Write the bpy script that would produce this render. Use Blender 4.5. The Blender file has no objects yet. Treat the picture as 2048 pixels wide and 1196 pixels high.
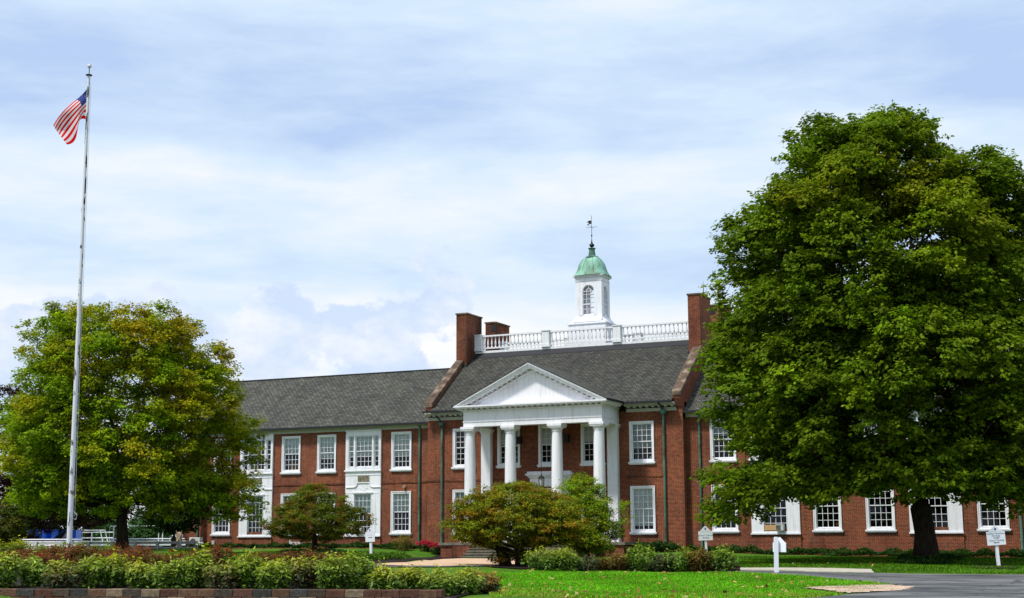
import bpy, math, random
import numpy as np
from math import sin, cos, pi, radians, sqrt
random.seed(7)
S = bpy.context.scene
COL = S.collection
# ------------------------------------------------------------------ camera
YAW, PITCH, ROLL = radians(25.15), radians(9.64), radians(-.228)
CAM = np.array([0, 0, 1.7])
HD = np.array([-sin(YAW), cos(YAW), 0]); RT = np.array([cos(YAW), sin(YAW), 0]); UPV = np.array([0, 0, 1.])
FW = HD*cos(PITCH)+UPV*sin(PITCH); U0 = -HD*sin(PITCH)+UPV*cos(PITCH)
CR = RT*cos(ROLL)+U0*sin(ROLL); CU = -RT*sin(ROLL)+U0*cos(ROLL)
cd = bpy.data.cameras.new('camera'); cam = bpy.data.objects.new('camera', cd); COL.objects.link(cam)
cd.sensor_width = 36; cd.lens = 36*2844/2048; cd.clip_end = 5000; cd.clip_start = .1
import mathutils
cam.matrix_world = mathutils.Matrix(((CR[0], CU[0], -FW[0], 0), (CR[1], CU[1], -FW[1], 0), (CR[2], CU[2], -FW[2], 1.7), (0, 0, 0, 1)))
S.camera = cam
# ------------------------------------------------------------------ light
SUN_EL, SUN_AZ = radians(59), radians(208)      # azimuth clockwise from +Y: front-left of the facade
sd = bpy.data.lights.new('sun', 'SUN'); sun = bpy.data.objects.new('sun', sd); COL.objects.link(sun)
sd.energy = 3.3; sd.angle = radians(6); sd.color = (1, .95, .87)
tos = mathutils.Vector((sin(SUN_AZ)*cos(SUN_EL), cos(SUN_AZ)*cos(SUN_EL), sin(SUN_EL)))
sun.rotation_euler = tos.to_track_quat('Z', 'Y').to_euler(); sun.location = (0, 0, 60)
W = bpy.data.worlds.new('World'); S.world = W; W.use_nodes = True
def build_world():
    nt = W.node_tree; N = nt.nodes; L = nt.links; N.clear()
    def nd(t, **k):
        n = N.new(t)
        for a, b in k.items(): setattr(n, a, b)
        return n
    def mth(op, a, b=None, cl=False):
        m = nd('ShaderNodeMath', operation=op); m.use_clamp = cl
        for i, v in enumerate((a, b)):
            if v is None: continue
            if isinstance(v, (int, float)): m.inputs[i].default_value = v
            else: L.new(v, m.inputs[i])
        return m.outputs[0]
    out = nd('ShaderNodeOutputWorld'); sky = nd('ShaderNodeTexSky', sky_type='NISHITA')
    sky.sun_disc = False; sky.sun_elevation = SUN_EL; sky.sun_rotation = SUN_AZ
    b1 = nd('ShaderNodeBackground'); b1.inputs[1].default_value = .09; L.new(sky.outputs[0], b1.inputs[0])
    tc = nd('ShaderNodeTexCoord'); sp = nd('ShaderNodeSeparateXYZ'); L.new(tc.outputs['Generated'], sp.inputs[0])
    z = mth('MAXIMUM', sp.outputs[2], 0); den = mth('ADD', z, .11)
    cb = nd('ShaderNodeCombineXYZ'); L.new(mth('DIVIDE', sp.outputs[0], den), cb.inputs[0]); L.new(mth('DIVIDE', sp.outputs[1], den), cb.inputs[1])
    def noise(vec, sc, det, rough, dist=0.0, rot=0.0, scl=(1, 1, 1), loc=(0, 0, 0)):
        mp = nd('ShaderNodeMapping'); L.new(vec, mp.inputs[0]); mp.inputs['Rotation'].default_value[2] = rot
        mp.inputs['Scale'].default_value = scl; mp.inputs['Location'].default_value = loc
        n = nd('ShaderNodeTexNoise'); n.inputs['Scale'].default_value = sc; n.inputs['Detail'].default_value = det
        n.inputs['Roughness'].default_value = rough; n.inputs['Distortion'].default_value = dist
        L.new(mp.outputs[0], n.inputs[0]); return n.outputs[0]
    # long soft sheets, stretched along the horizon
    gen = tc.outputs['Generated']
    big = noise(gen, 2.6, 7, .55, .25, 0, (1, 1, 3.6), (3.1, 1.7, .4)); fine = noise(gen, 7.5, 7, .6, .2, 0, (1, 1, 4.5), (1, 5, 0)); wob = noise(gen, 3.3, 4, .5, 0, 0, (1, 1, 1.5), (7, 2, 0))
    zz = mth('ADD', z, mth('MULTIPLY', mth('SUBTRACT', wob, .5), .085))
    br = nd('ShaderNodeValToRGB'); L.new(zz, br.inputs[0]); be = br.color_ramp.elements; br.color_ramp.interpolation = 'EASE'
    be[0].position = .10; be[0].color = (.62,)*3+(1,); be[1].position = .5; be[1].color = (.46,)*3+(1,)
    for p_, v_ in ((.145, .66), (.175, .56), (.192, .46), (.225, .62), (.25, .60), (.283, .33), (.31, .38), (.36, .50), (.42, .44)):
        q_ = be.new(p_); q_.color = (v_, v_, v_, 1)
    val = mth('ADD', mth('ADD', mth('MULTIPLY', big, .62), mth('MULTIPLY', fine, .28)), mth('SUBTRACT', mth('MULTIPLY', br.outputs[0], .58), .243))
    cr = nd('ShaderNodeValToRGB'); e = cr.color_ramp; L.new(val, cr.inputs[0])
    e.elements[0].position = .36; e.elements[0].color = (.49, .64, .92, 1)
    e.elements[1].position = .66; e.elements[1].color = (1.0, 1.0, 1.0, 1)
    m = e.elements.new(.49); m.color = (.68, .83, 1.0, 1)
    # heaped clouds near the horizon: a ragged blue-grey bank against white
    cu = noise(tc.outputs['Generated'], 8.5, 8, .55, .0, 0, (1, 1, 1.25), (.1, .1, .62))
    az = mth('ADD', cu, mth('MULTIPLY', z, -2.9))
    cm = nd('ShaderNodeMapRange'); L.new(az, cm.inputs[0]); cm.inputs[1].default_value = .085; cm.inputs[2].default_value = .11
    cu2 = noise(tc.outputs['Generated'], 16, 5, .6, 0, 0, (1, 1, 1.6), (4, 0, 0))
    c2 = nd('ShaderNodeValToRGB'); L.new(cu2, c2.inputs[0]); c2.color_ramp.elements[0].position = .42; c2.color_ramp.elements[0].color = (.62, .75, .98, 1)
    c2.color_ramp.elements[1].position = .66; c2.color_ramp.elements[1].color = (.93, .96, 1, 1)
    mx = nd('ShaderNodeMix', data_type='RGBA'); L.new(mth('MULTIPLY', cm.outputs[0], .85), mx.inputs[0]); L.new(cr.outputs[0], mx.inputs[6]); L.new(c2.outputs[0], mx.inputs[7])
    b2 = nd('ShaderNodeBackground'); L.new(mx.outputs[2], b2.inputs[0]); b2.inputs[1].default_value = .84
    ms = nd('ShaderNodeMixShader'); ms.inputs[0].default_value = .95
    L.new(b1.outputs[0], ms.inputs[1]); L.new(b2.outputs[0], ms.inputs[2]); L.new(ms.outputs[0], out.inputs[0])
build_world()
S.view_settings.view_transform = 'Standard'; S.view_settings.look = 'None'; S.view_settings.gamma = 1; S.view_settings.use_curve_mapping = False
S.view_settings.exposure = 0.30
S.render.engine = 'CYCLES'; S.cycles.max_bounces = 6; S.cycles.diffuse_bounces = 3; S.cycles.transparent_max_bounces = 12
S.cycles.use_adaptive_sampling = False; S.cycles.sample_clamp_indirect = 3
try: S.cycles.use_denoising = True; S.cycles.denoiser = 'OPENIMAGEDENOISE'; S.cycles.denoising_input_passes = 'RGB_ALBEDO_NORMAL'; S.cycles.denoising_prefilter = 'NONE'
except Exception: pass
# ------------------------------------------------------------------ points on the ground
def ray(x, y): return FW+CR*((x-1024)/2844)-CU*((y-598)/2844)
def atD(x, y, D):
    d = ray(x, y); return CAM+d*(D/(d@HD))
GP = []
for x, y, z in ((-58, 76, 1.27), (-50.4, 76, 1.27), (-45, 76, 1.28), (-41, 75.5, 1.25), (-26, 75.5, 1.07), (-23, 76, 1.0), (-19, 76, .9), (-15, 76, .82), (-8, 76, .78), (0, 76, .78),
                (-38.5, 72, .75), (-33, 71, .75), (-29, 71, .8), (-36, 66, .74), (-31, 62, .72), (-27, 60, .7), (-41.5, 73, 1.1), (-33, 80, 1.2), (-33, 90, 1.2), (-60, 90, 1.2), (-10, 90, 1),
                (-75, 75, 1.0), (-95, 95, .8), (-60, 60, 1.2), (-62, 70, 1.2), (0, 60, .6), (5, 50, .5), (5, 35, .3), (-3, 15, .1), (-15, 12, .2), (-22, 16, .2), (-18, 19, .2), (-12, 21, .15), (-8, 22, .1), (-35, 25, 1.0), (-45, 38, 1.2)):
    GP.append((x, y, z))
for px, py, D in ((1030, 1133, 54), (1250, 1145, 52), (1400, 1146, 51), (1550, 1146, 47.5), (1470, 1142, 51), (1745, 1146, 50), (1995, 1133, 54), (1850, 1119, 60), (1700, 1130, 56),
                  (2048, 1150, 47.5), (1800, 1152, 47), (1785, 1172, 40), (2000, 1180, 36.5), (1200, 1165, 43), (1200, 1190, 35.5), (1500, 1190, 35.5), (1000, 1150, 47.5), (1000, 1180, 38),
                  (137, 1122, 46), (240, 1099, 66), (630, 1104, 75), (740, 1119, 68), (450, 1107, 72), (860, 1128, 54), (750, 1135, 50), (860, 1138, 46), (450, 1125, 48),
                  (980, 1192, 31), (0, 1112, 46), (600, 1150, 36), (300, 1140, 38), (750, 1160, 36)):
    p = atD(px, py, D); GP.append(tuple(p))
for D, z in ((29.4, .84), (31, .80), (35, .88), (39, 1.0)):
    for px in (-80, 60, 200, 340, 480, 620, 750): 
        p = atD(px, 1090, D); GP.append((p[0], p[1], z-(.05 if px > 700 else 0)))
for D, z in ((27.0, .22), (26, .15), (24, .1)):
    for px in (-80, 40, 160, 280, 400, 520, 640, 760, 860):
        p = atD(px, 1090, D-(0 if px < 600 else .9)); GP.append((p[0], p[1], z))
for px in (880, 940):
    p = atD(px, 1090, 28.6); GP.append((p[0], p[1], .66))
GP = np.array(GP)
def gz(x, y):
    x = np.atleast_1d(np.asarray(x, float)); y = np.atleast_1d(np.asarray(y, float)); o = np.empty(len(x))
    for i in range(0, len(x), 20000):
        d2 = (x[i:i+20000, None]-GP[:, 0])**2+(y[i:i+20000, None]-GP[:, 1])**2+1.6
        w = d2**-2.4; o[i:i+20000] = (w@GP[:, 2])/w.sum(1)
    return o
def G(x, y): return float(gz(x, y)[0])
def onground(px, D):                      # ground point in the view direction of column px at distance D
    d = ray(px, 1090); k = D/(d@HD); x, y = d[0]*k, d[1]*k; return (x, y, G(x, y))
# ------------------------------------------------------------------ materials
def mat(name, col=(.5, .5, .5), rough=.6, spec=.3, metal=0.0):
    m = bpy.data.materials.new(name); m.use_nodes = True; b = m.node_tree.nodes['Principled BSDF']
    b.inputs['Base Color'].default_value = (*col, 1); b.inputs['Roughness'].default_value = rough
    b.inputs['Specular IOR Level'].default_value = spec; b.inputs['Metallic'].default_value = metal
    return m
class NT:
    def __init__(s, m): s.m = m; s.t = m.node_tree; s.N = s.t.nodes; s.L = s.t.links; s.b = s.N['Principled BSDF']
    def n(s, t, **k):
        o = s.N.new(t)
        for a, b in k.items(): setattr(o, a, b)
        return o
    def pos(s): return s.n('ShaderNodeNewGeometry').outputs['Position']
    def noise(s, sc, det=4, rough=.55, vec=None, scale=None, dist=0.0):
        if vec is None: vec = s.pos()
        if scale:
            mp = s.n('ShaderNodeMapping'); s.L.new(vec, mp.inputs[0]); mp.inputs['Scale'].default_value = scale; vec = mp.outputs[0]
        o = s.n('ShaderNodeTexNoise'); o.inputs['Scale'].default_value = sc; o.inputs['Detail'].default_value = det; o.inputs['Roughness'].default_value = rough
        o.inputs['Distortion'].default_value = dist
        s.L.new(vec, o.inputs[0]); return o.outputs[0]
    def ramp(s, f, *st):
        r = s.n('ShaderNodeValToRGB'); s.L.new(f, r.inputs[0]); e = r.color_ramp.elements
        while len(e) < len(st): e.new(.5)
        for i, (p, c) in enumerate(st):
            e[i].position = p; e[i].color = (*c, 1) if len(c) == 3 else c
        return r.outputs[0]
    def mix(s, f, a, b, mode='MIX'):
        m = s.n('ShaderNodeMix', data_type='RGBA', blend_type=mode)
        for i, v in ((0, f), (6, a), (7, b)):
            if isinstance(v, (int, float)): m.inputs[i].default_value = v
            elif isinstance(v, tuple): m.inputs[i].default_value = (*v, 1)
            else: s.L.new(v, m.inputs[i])
        return m.outputs[2]
    def math(s, op, a, b=None):
        m = s.n('ShaderNodeMath', operation=op)
        for i, v in enumerate((a, b)):
            if v is None: continue
            if isinstance(v, (int, float)): m.inputs[i].default_value = v
            else: s.L.new(v, m.inputs[i])
        return m.outputs[0]
    def col(s, o): s.L.new(o, s.b.inputs['Base Color'])
    def bump(s, h, st=.4, d=.02):
        b = s.n('ShaderNodeBump'); b.inputs['Strength'].default_value = st; b.inputs['Distance'].default_value = d
        s.L.new(h, b.inputs['Height']); s.L.new(b.outputs[0], s.b.inputs['Normal'])
    def wallvec(s, slope=1.0):
        g = s.n('ShaderNodeNewGeometry'); sp = s.n('ShaderNodeSeparateXYZ'); s.L.new(g.outputs['Position'], sp.inputs[0])
        sn = s.n('ShaderNodeSeparateXYZ'); s.L.new(g.outputs['True Normal'], sn.inputs[0])
        k = s.math('GREATER_THAN', s.math('ABSOLUTE', sn.outputs[0]), s.math('ABSOLUTE', sn.outputs[1]))
        m = s.n('ShaderNodeMix', data_type='FLOAT'); s.L.new(k, m.inputs[0]); s.L.new(sp.outputs[0], m.inputs[2]); s.L.new(sp.outputs[1], m.inputs[3])
        c = s.n('ShaderNodeCombineXYZ'); s.L.new(m.outputs[0], c.inputs[0]); s.L.new(s.math('MULTIPLY', sp.outputs[2], slope), c.inputs[1])
        return c.outputs[0]
    def bricktex(s, vec, c1, c2, cm, w, h, mort, off=.5):
        b = s.n('ShaderNodeTexBrick'); s.L.new(vec, b.inputs[0]); b.inputs['Scale'].default_value = 1
        for k, v in (('Color1', c1), ('Color2', c2), ('Mortar', cm)): b.inputs[k].default_value = (*v, 1)
        b.inputs['Brick Width'].default_value = w; b.inputs['Row Height'].default_value = h; b.inputs['Mortar Size'].default_value = mort
        b.inputs['Mortar Smooth'].default_value = .1; b.inputs['Bias'].default_value = 0; b.offset = off; return b
M = {}
def mk_brick(name, tint=1.0, soot=0.0):
    m = mat(name, rough=.88, spec=.15); t = NT(m); v = t.wallvec()
    b = t.bricktex(v, (.240*tint, .052*tint, .020*tint), (.120*tint, .026*tint, .013*tint), (.34, .205, .13), .215, .0714, .0078)
    n = t.noise(.5, 5, .6); st = t.ramp(n, (.3, (.60, .56, .58)), (.5, (.92, .92, .92)), (.72, (1.2, 1.12, 1.0)))
    c = t.mix(1.0, b.outputs['Color'], st, 'MULTIPLY')
    n2 = t.noise(9, 3, .7); c = t.mix(1.0, c, t.ramp(n2, (.25, (.6, .58, .58)), (.72, (1.35, 1.3, 1.3))), 'MULTIPLY')
    n4 = t.noise(1.1, 3, .5, scale=(1.5, 1.5, .35)); c = t.mix(t.math('MULTIPLY', t.ramp(n4, (.62, (0, 0, 0)), (.8, (1, 1, 1))), .22), c, (.30, .22, .19))
    n5 = t.noise(1.6, 4, .55, scale=(2.2, 2.2, .16)); c = t.mix(t.math('MULTIPLY', t.ramp(n5, (.52, (0, 0, 0)), (.70, (1, 1, 1))), .42), c, (.055, .018, .014))
    if soot:
        n3 = t.noise(.8, 4, .6, scale=(1, 1, .3)); c = t.mix(t.math('MULTIPLY', t.ramp(n3, (.38, (0, 0, 0)), (.62, (1, 1, 1))), soot), c, (.012, .008, .007))
    t.col(c); t.bump(t.math('MULTIPLY', b.outputs['Fac'], -1), .5, .01); return m
M['brick'] = mk_brick('red_brick'); M['brick_dark'] = mk_brick('sooty_brick', 1.05, .75)
def mk_roof(name, k=1.0):
    m = mat(name, rough=.82, spec=.25); t = NT(m); v = t.wallvec(1.66)
    b = t.bricktex(v, (.062*k, .062*k, .055*k), (.130*k, .128*k, .112*k), (.014*k, .014*k, .014*k), .29, .165, .028)
    b.inputs['Mortar Smooth'].default_value = .6
    n = t.noise(.6, 4, .6); c = t.mix(1.0, b.outputs['Color'], t.ramp(n, (.3, (.75, .75, .76)), (.7, (1.15, 1.15, 1.1))), 'MULTIPLY')
    n2 = t.noise(6, 3, .7); c = t.mix(1.0, c, t.ramp(n2, (.3, (.75, .75, .75)), (.7, (1.2, 1.2, 1.17))), 'MULTIPLY')
    n7 = t.noise(1.3, 4, .6, scale=(1.6, .25, .25)); c = t.mix(1.0, c, t.ramp(n7, (.3, (.78, .78, .8)), (.62, (1.08, 1.08, 1.06))), 'MULTIPLY')
    mo = t.noise(.9, 4, .6, scale=(1, 1, 1)); c = t.mix(t.math('MULTIPLY', t.ramp(mo, (.6, (0, 0, 0)), (.75, (1, 1, 1))), .35), c, (.06, .062, .03))
    t.col(c); t.bump(t.math('MULTIPLY', b.outputs['Fac'], -1), .6, .02); return m
M['roof'] = mk_roof('slate_shingle', .92); M['roof_dark'] = mk_roof('dark_slate_shingle', .68)
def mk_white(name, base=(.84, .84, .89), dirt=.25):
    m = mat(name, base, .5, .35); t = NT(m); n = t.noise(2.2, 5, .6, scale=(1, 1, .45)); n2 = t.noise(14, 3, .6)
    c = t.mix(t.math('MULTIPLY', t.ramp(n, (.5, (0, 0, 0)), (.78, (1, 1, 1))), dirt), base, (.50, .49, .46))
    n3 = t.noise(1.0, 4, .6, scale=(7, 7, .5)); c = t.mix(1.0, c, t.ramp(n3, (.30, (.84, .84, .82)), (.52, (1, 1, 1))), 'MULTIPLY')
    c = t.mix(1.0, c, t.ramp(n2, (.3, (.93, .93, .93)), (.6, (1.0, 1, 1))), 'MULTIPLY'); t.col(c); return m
M['white'] = mk_white('white_paint'); M['white_roof'] = mk_white('weathered_white_paint', (.80, .81, .83), .3)
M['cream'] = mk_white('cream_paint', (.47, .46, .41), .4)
M['sign_white'] = mat('sign_white', (.80, .82, .88), .45)
M['dark'] = mat('dark_metal', (.012, .013, .015), .55); M['flash'] = mat('dark_flashing', (.016, .017, .022), .6)
M['black'] = mat('unlit_room_black', (.006, .006, .007), .9, .05)  # black colour stands in for the darkness of unlit rooms
def mk_glass():
    m = bpy.data.materials.new('window_glass'); m.use_nodes = True; t = m.node_tree; N = t.nodes; N.clear()
    o = N.new('ShaderNodeOutputMaterial'); tr = N.new('ShaderNodeBsdfTransparent'); gl = N.new('ShaderNodeBsdfGlossy'); mx = N.new('ShaderNodeMixShader'); fr = N.new('ShaderNodeFresnel')
    tr.inputs[0].default_value = (.86, .89, .89, 1); gl.inputs['Roughness'].default_value = .04; fr.inputs[0].default_value = 1.32
    no = N.new('ShaderNodeTexNoise'); no.inputs['Scale'].default_value = 2.2; bu = N.new('ShaderNodeBump'); bu.inputs['Strength'].default_value = .12; bu.inputs['Distance'].default_value = .03
    t.links.new(no.outputs[0], bu.inputs['Height']); t.links.new(bu.outputs[0], gl.inputs['Normal'])
    t.links.new(fr.outputs[0], mx.inputs[0]); t.links.new(tr.outputs[0], mx.inputs[1]); t.links.new(gl.outputs[0], mx.inputs[2]); t.links.new(mx.outputs[0], o.inputs[0]); return m
M['glass'] = mk_glass()
M['blind'] = mat('window_blind', (.80, .82, .78), .85); M['blind_grey'] = mat('grey_blind', (.38, .41, .43), .85); M['blind_white'] = mat('white_blind', (.78, .79, .76), .85)
m = mat('copper_green_pipe', (.09, .22, .17), .65); t = NT(m); t.col(t.ramp(t.noise(1.6, 4, .6, scale=(1, 1, .8)), (.3, (.03, .055, .042)), (.5, (.065, .15, .115)), (.7, (.12, .25, .20)))); M['copper_pipe'] = m
m = mat('verdigris_copper', (.2, .5, .38), .6); t = NT(m)
c = t.ramp(t.noise(1.7, 5, .65, scale=(1, 1, .35)), (.28, (.12, .10, .06)), (.42, (.12, .26, .18)), (.55, (.22, .44, .34)), (.75, (.36, .62, .52))); t.col(c); M['verdigris'] = m
m = mat('weathered_stone', (.3, .24, .18), .9, .1); t = NT(m); t.col(t.ramp(t.noise(1.6, 5, .65), (.3, (.05, .038, .032)), (.5, (.13, .09, .065)), (.7, (.30, .24, .18)))); M['coping'] = m
m = mat('grey_stone', (.2, .19, .16), .9, .1); t = NT(m); t.col(t.ramp(t.noise(2.5, 5, .65), (.3, (.10, .09, .07)), (.7, (.24, .22, .17)))); M['stone'] = m
m = mat('lawn', (.06, .15, .01), .9, .15); t = NT(m)
c = t.ramp(t.noise(.35, 5, .6), (.3, (.040, .125, .005)), (.5, (.058, .165, .007)), (.72, (.10, .185, .014)))
c = t.mix(1.0, c, t.ramp(t.noise(26, 3, .75), (.25, (.55, .6, .5)), (.75, (1.35, 1.3, 1.3))), 'MULTIPLY')
dry = t.ramp(t.noise(.9, 5, .65), (.50, (0, 0, 0)), (.68, (1, 1, 1))); c = t.mix(t.math('MULTIPLY', dry, .5), c, (.24, .20, .035)); t.col(c); t.bump(t.noise(30, 3, .7), .8, .05); M['grass'] = m
m = mat('asphalt', (.05, .052, .055), .9, .2); t = NT(m)
c = t.ramp(t.noise(.28, 6, .65, scale=(1, 2.2, 1)), (.36, (.045, .048, .052)), (.5, (.105, .108, .11)), (.66, (.19, .188, .183)))
c = t.mix(1.0, c, t.ramp(t.noise(40, 2, .7), (.3, (.7, .7, .7)), (.7, (1.25, 1.25, 1.25))), 'MULTIPLY')
vo = t.n('ShaderNodeTexVoronoi', feature='DISTANCE_TO_EDGE'); vo.inputs['Scale'].default_value = .28
mpv = t.n('ShaderNodeMix', data_type='VECTOR'); mpv.inputs[0].default_value = .12; nc = t.n('ShaderNodeTexNoise'); nc.inputs['Scale'].default_value = .9; nc.inputs['Detail'].default_value = 5
pv = t.pos(); t.L.new(pv, nc.inputs[0]); t.L.new(pv, mpv.inputs[4]); sc_n = t.n('ShaderNodeVectorMath', operation='SCALE'); sc_n.inputs['Scale'].default_value = 12; t.L.new(nc.outputs['Color'], sc_n.inputs[0]); t.L.new(sc_n.outputs[0], mpv.inputs[5]); t.L.new(mpv.outputs[1], vo.inputs[0])
c = t.mix(t.ramp(vo.outputs['Distance'], (.0, (1, 1, 1)), (.012, (0, 0, 0))), c, (.02, .02, .02))
c = t.mix(t.math('MULTIPLY', t.ramp(t.noise(.5, 4, .6, scale=(1, 3, 1)), (.55, (0, 0, 0)), (.60, (1, 1, 1))), .4), c, (.05, .052, .056)); t.col(c); t.bump(t.noise(60, 2), .4, .01); M['asphalt'] = m
m = mat('sandy_gravel', (.4, .28, .18), .95, .1); t = NT(m); t.col(t.mix(1.0, t.ramp(t.noise(1.1, 5, .6), (.3, (.50, .32, .20)), (.7, (.66, .47, .32))), t.ramp(t.noise(25, 3, .7), (.3, (.75, .75, .75)), (.7, (1.12, 1.12, 1.12))), 'MULTIPLY')); M['sand'] = m
m = mat('dark_mulch', (.02, .014, .012), .95, .1); t = NT(m); t.col(t.ramp(t.noise(14, 4, .7), (.3, (.010, .008, .007)), (.7, (.045, .032, .027)))); t.bump(t.noise(16, 4), 1, .08); M['mulch'] = m
m = mat('concrete', (.4, .38, .33), .9, .15); t = NT(m); t.col(t.ramp(t.noise(3, 5, .6), (.3, (.36, .32, .25)), (.7, (.55, .52, .45)))); M['concrete'] = m
m = mat('bark', (.06, .045, .03), .95, .1); t = NT(m); t.col(t.ramp(t.noise(5, 5, .65, scale=(3, 3, .5)), (.3, (.014, .010, .008)), (.7, (.07, .052, .038)))); t.bump(t.noise(7, 4, .6, scale=(3, 3, .5)), 1, .06); M['bark'] = m
m = mat('pole_paint', (.62, .62, .66), .5, .3); t = NT(m)
c = t.mix(t.ramp(t.noise(2.4, 3, .5, scale=(3, 3, .8)), (.60, (0, 0, 0)), (.615, (1, 1, 1))), (.66, .66, .72), (.13, .12, .12)); t.col(c); M['pole'] = m
m = mat('retaining_block', (.1, .07, .06), .95, .1); t = NT(m)
oi = t.n('ShaderNodeAttribute'); oi.attribute_name = 'tone'; c = t.mix(1.0, oi.outputs['Color'], t.ramp(t.noise(12, 5, .7), (.3, (.6, .58, .56)), (.72, (1.4, 1.4, 1.4))), 'MULTIPLY'); t.col(c); t.bump(t.noise(25, 4, .7), 1, .02); M['block'] = m
def mk_leaf(name, trans=.3, rough=.75, spec=.10, gain=1.0):
    m = mat(name, rough=rough, spec=spec); t = NT(m); a = t.n('ShaderNodeAttribute'); a.attribute_name = 'tone'
    t.col(a.outputs['Color']); tr = t.n('ShaderNodeBsdfTranslucent')
    c = t.mix(1.0, a.outputs['Color'], (1.1, 1.25, .45), 'MULTIPLY'); t.L.new(c, tr.inputs[0])
    mx = t.n('ShaderNodeMixShader'); mx.inputs[0].default_value = trans; t.L.new(t.b.outputs[0], mx.inputs[1]); t.L.new(tr.outputs[0], mx.inputs[2])
    t.L.new(mx.outputs[0], t.N['Material Output'].inputs[0]); return m
M['leaf'] = mk_leaf('maple_leaf', .36); M['leaf_gloss'] = mk_leaf('glossy_leaf', .30, .5, .28); M['petal'] = mk_leaf('petal', .25, .6)
M['blue'] = mat('blue_steel', (.01, .17, .85), .45, .4); M['rubber'] = mat('rubber', (.01, .01, .01), .9)
M['gal'] = mat('grey_rail', (.50, .50, .52), .6); M['ac'] = mat('condenser_case', (.50, .50, .46), .5); M['plywood'] = mat('plywood', (.50, .30, .14), .8)
M['navy'] = mat('navy_lettering', (.03, .05, .22), .5); M['letter_black'] = mat('black_lettering', (.015, .015, .02), .5); M['red_paint'] = mat('red_paint', (.5, .03, .03), .5); M['pink'] = mat('pale_star_decal', (.75, .38, .42), .6)
M['yellow'] = mat('yellow_decal', (.7, .6, .12), .6); M['teal'] = mat('teal_object', (.02, .35, .33), .5); M['orange'] = mat('orange_object', (.50, .20, .03), .6)
M['lens'] = mat('lantern_glass', (.42, .44, .42), .3); M['tan'] = mat('mottled_tan', (.35, .24, .17), .9); t = NT(M['tan']); t.col(t.ramp(t.noise(4, 3, .6), (.4, (.20, .10, .06)), (.55, (.42, .30, .22)), (.7, (.5, .42, .34))))
m = mat('plaque_relief', (.2, .18, .12), .8); t = NT(m); t.col(t.ramp(t.noise(9, 4, .7), (.35, (.06, .05, .03)), (.6, (.30, .27, .19)))); t.bump(t.noise(9, 4), 1, .05); M['plaque'] = m
M['vehicle'] = mat('vehicle_white', (.75, .77, .8), .3, .5); M['vehicle_blue'] = mat('vehicle_blue', (.03, .08, .3), .3, .5)
def flag_mat():
    m = mat('flag_cloth', rough=.75, spec=.2); t = NT(m); uv = t.n('ShaderNodeUVMap'); sp = t.n('ShaderNodeSeparateXYZ'); t.L.new(uv.outputs[0], sp.inputs[0])
    u, v = sp.outputs[0], sp.outputs[1]
    st = t.math('MODULO', t.math('FLOOR', t.math('MULTIPLY', v, 13)), 2)     # v=0 at the top; even rows red
    c = t.mix(st, (.75, .001, .008), (.76, .76, .79))
    can = t.math('MULTIPLY', t.math('LESS_THAN', u, .4), t.math('LESS_THAN', v, 7/13))
    c = t.mix(can, c, (.008, .03, .20)); t.col(c)
    tr = t.n('ShaderNodeBsdfTranslucent'); t.L.new(c, tr.inputs[0]); mx = t.n('ShaderNodeMixShader'); mx.inputs[0].default_value = .25
    t.L.new(t.b.outputs[0], mx.inputs[1]); t.L.new(tr.outputs[0], mx.inputs[2]); t.L.new(mx.outputs[0], t.N['Material Output'].inputs[0]); return m
M['flag'] = flag_mat()
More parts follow.
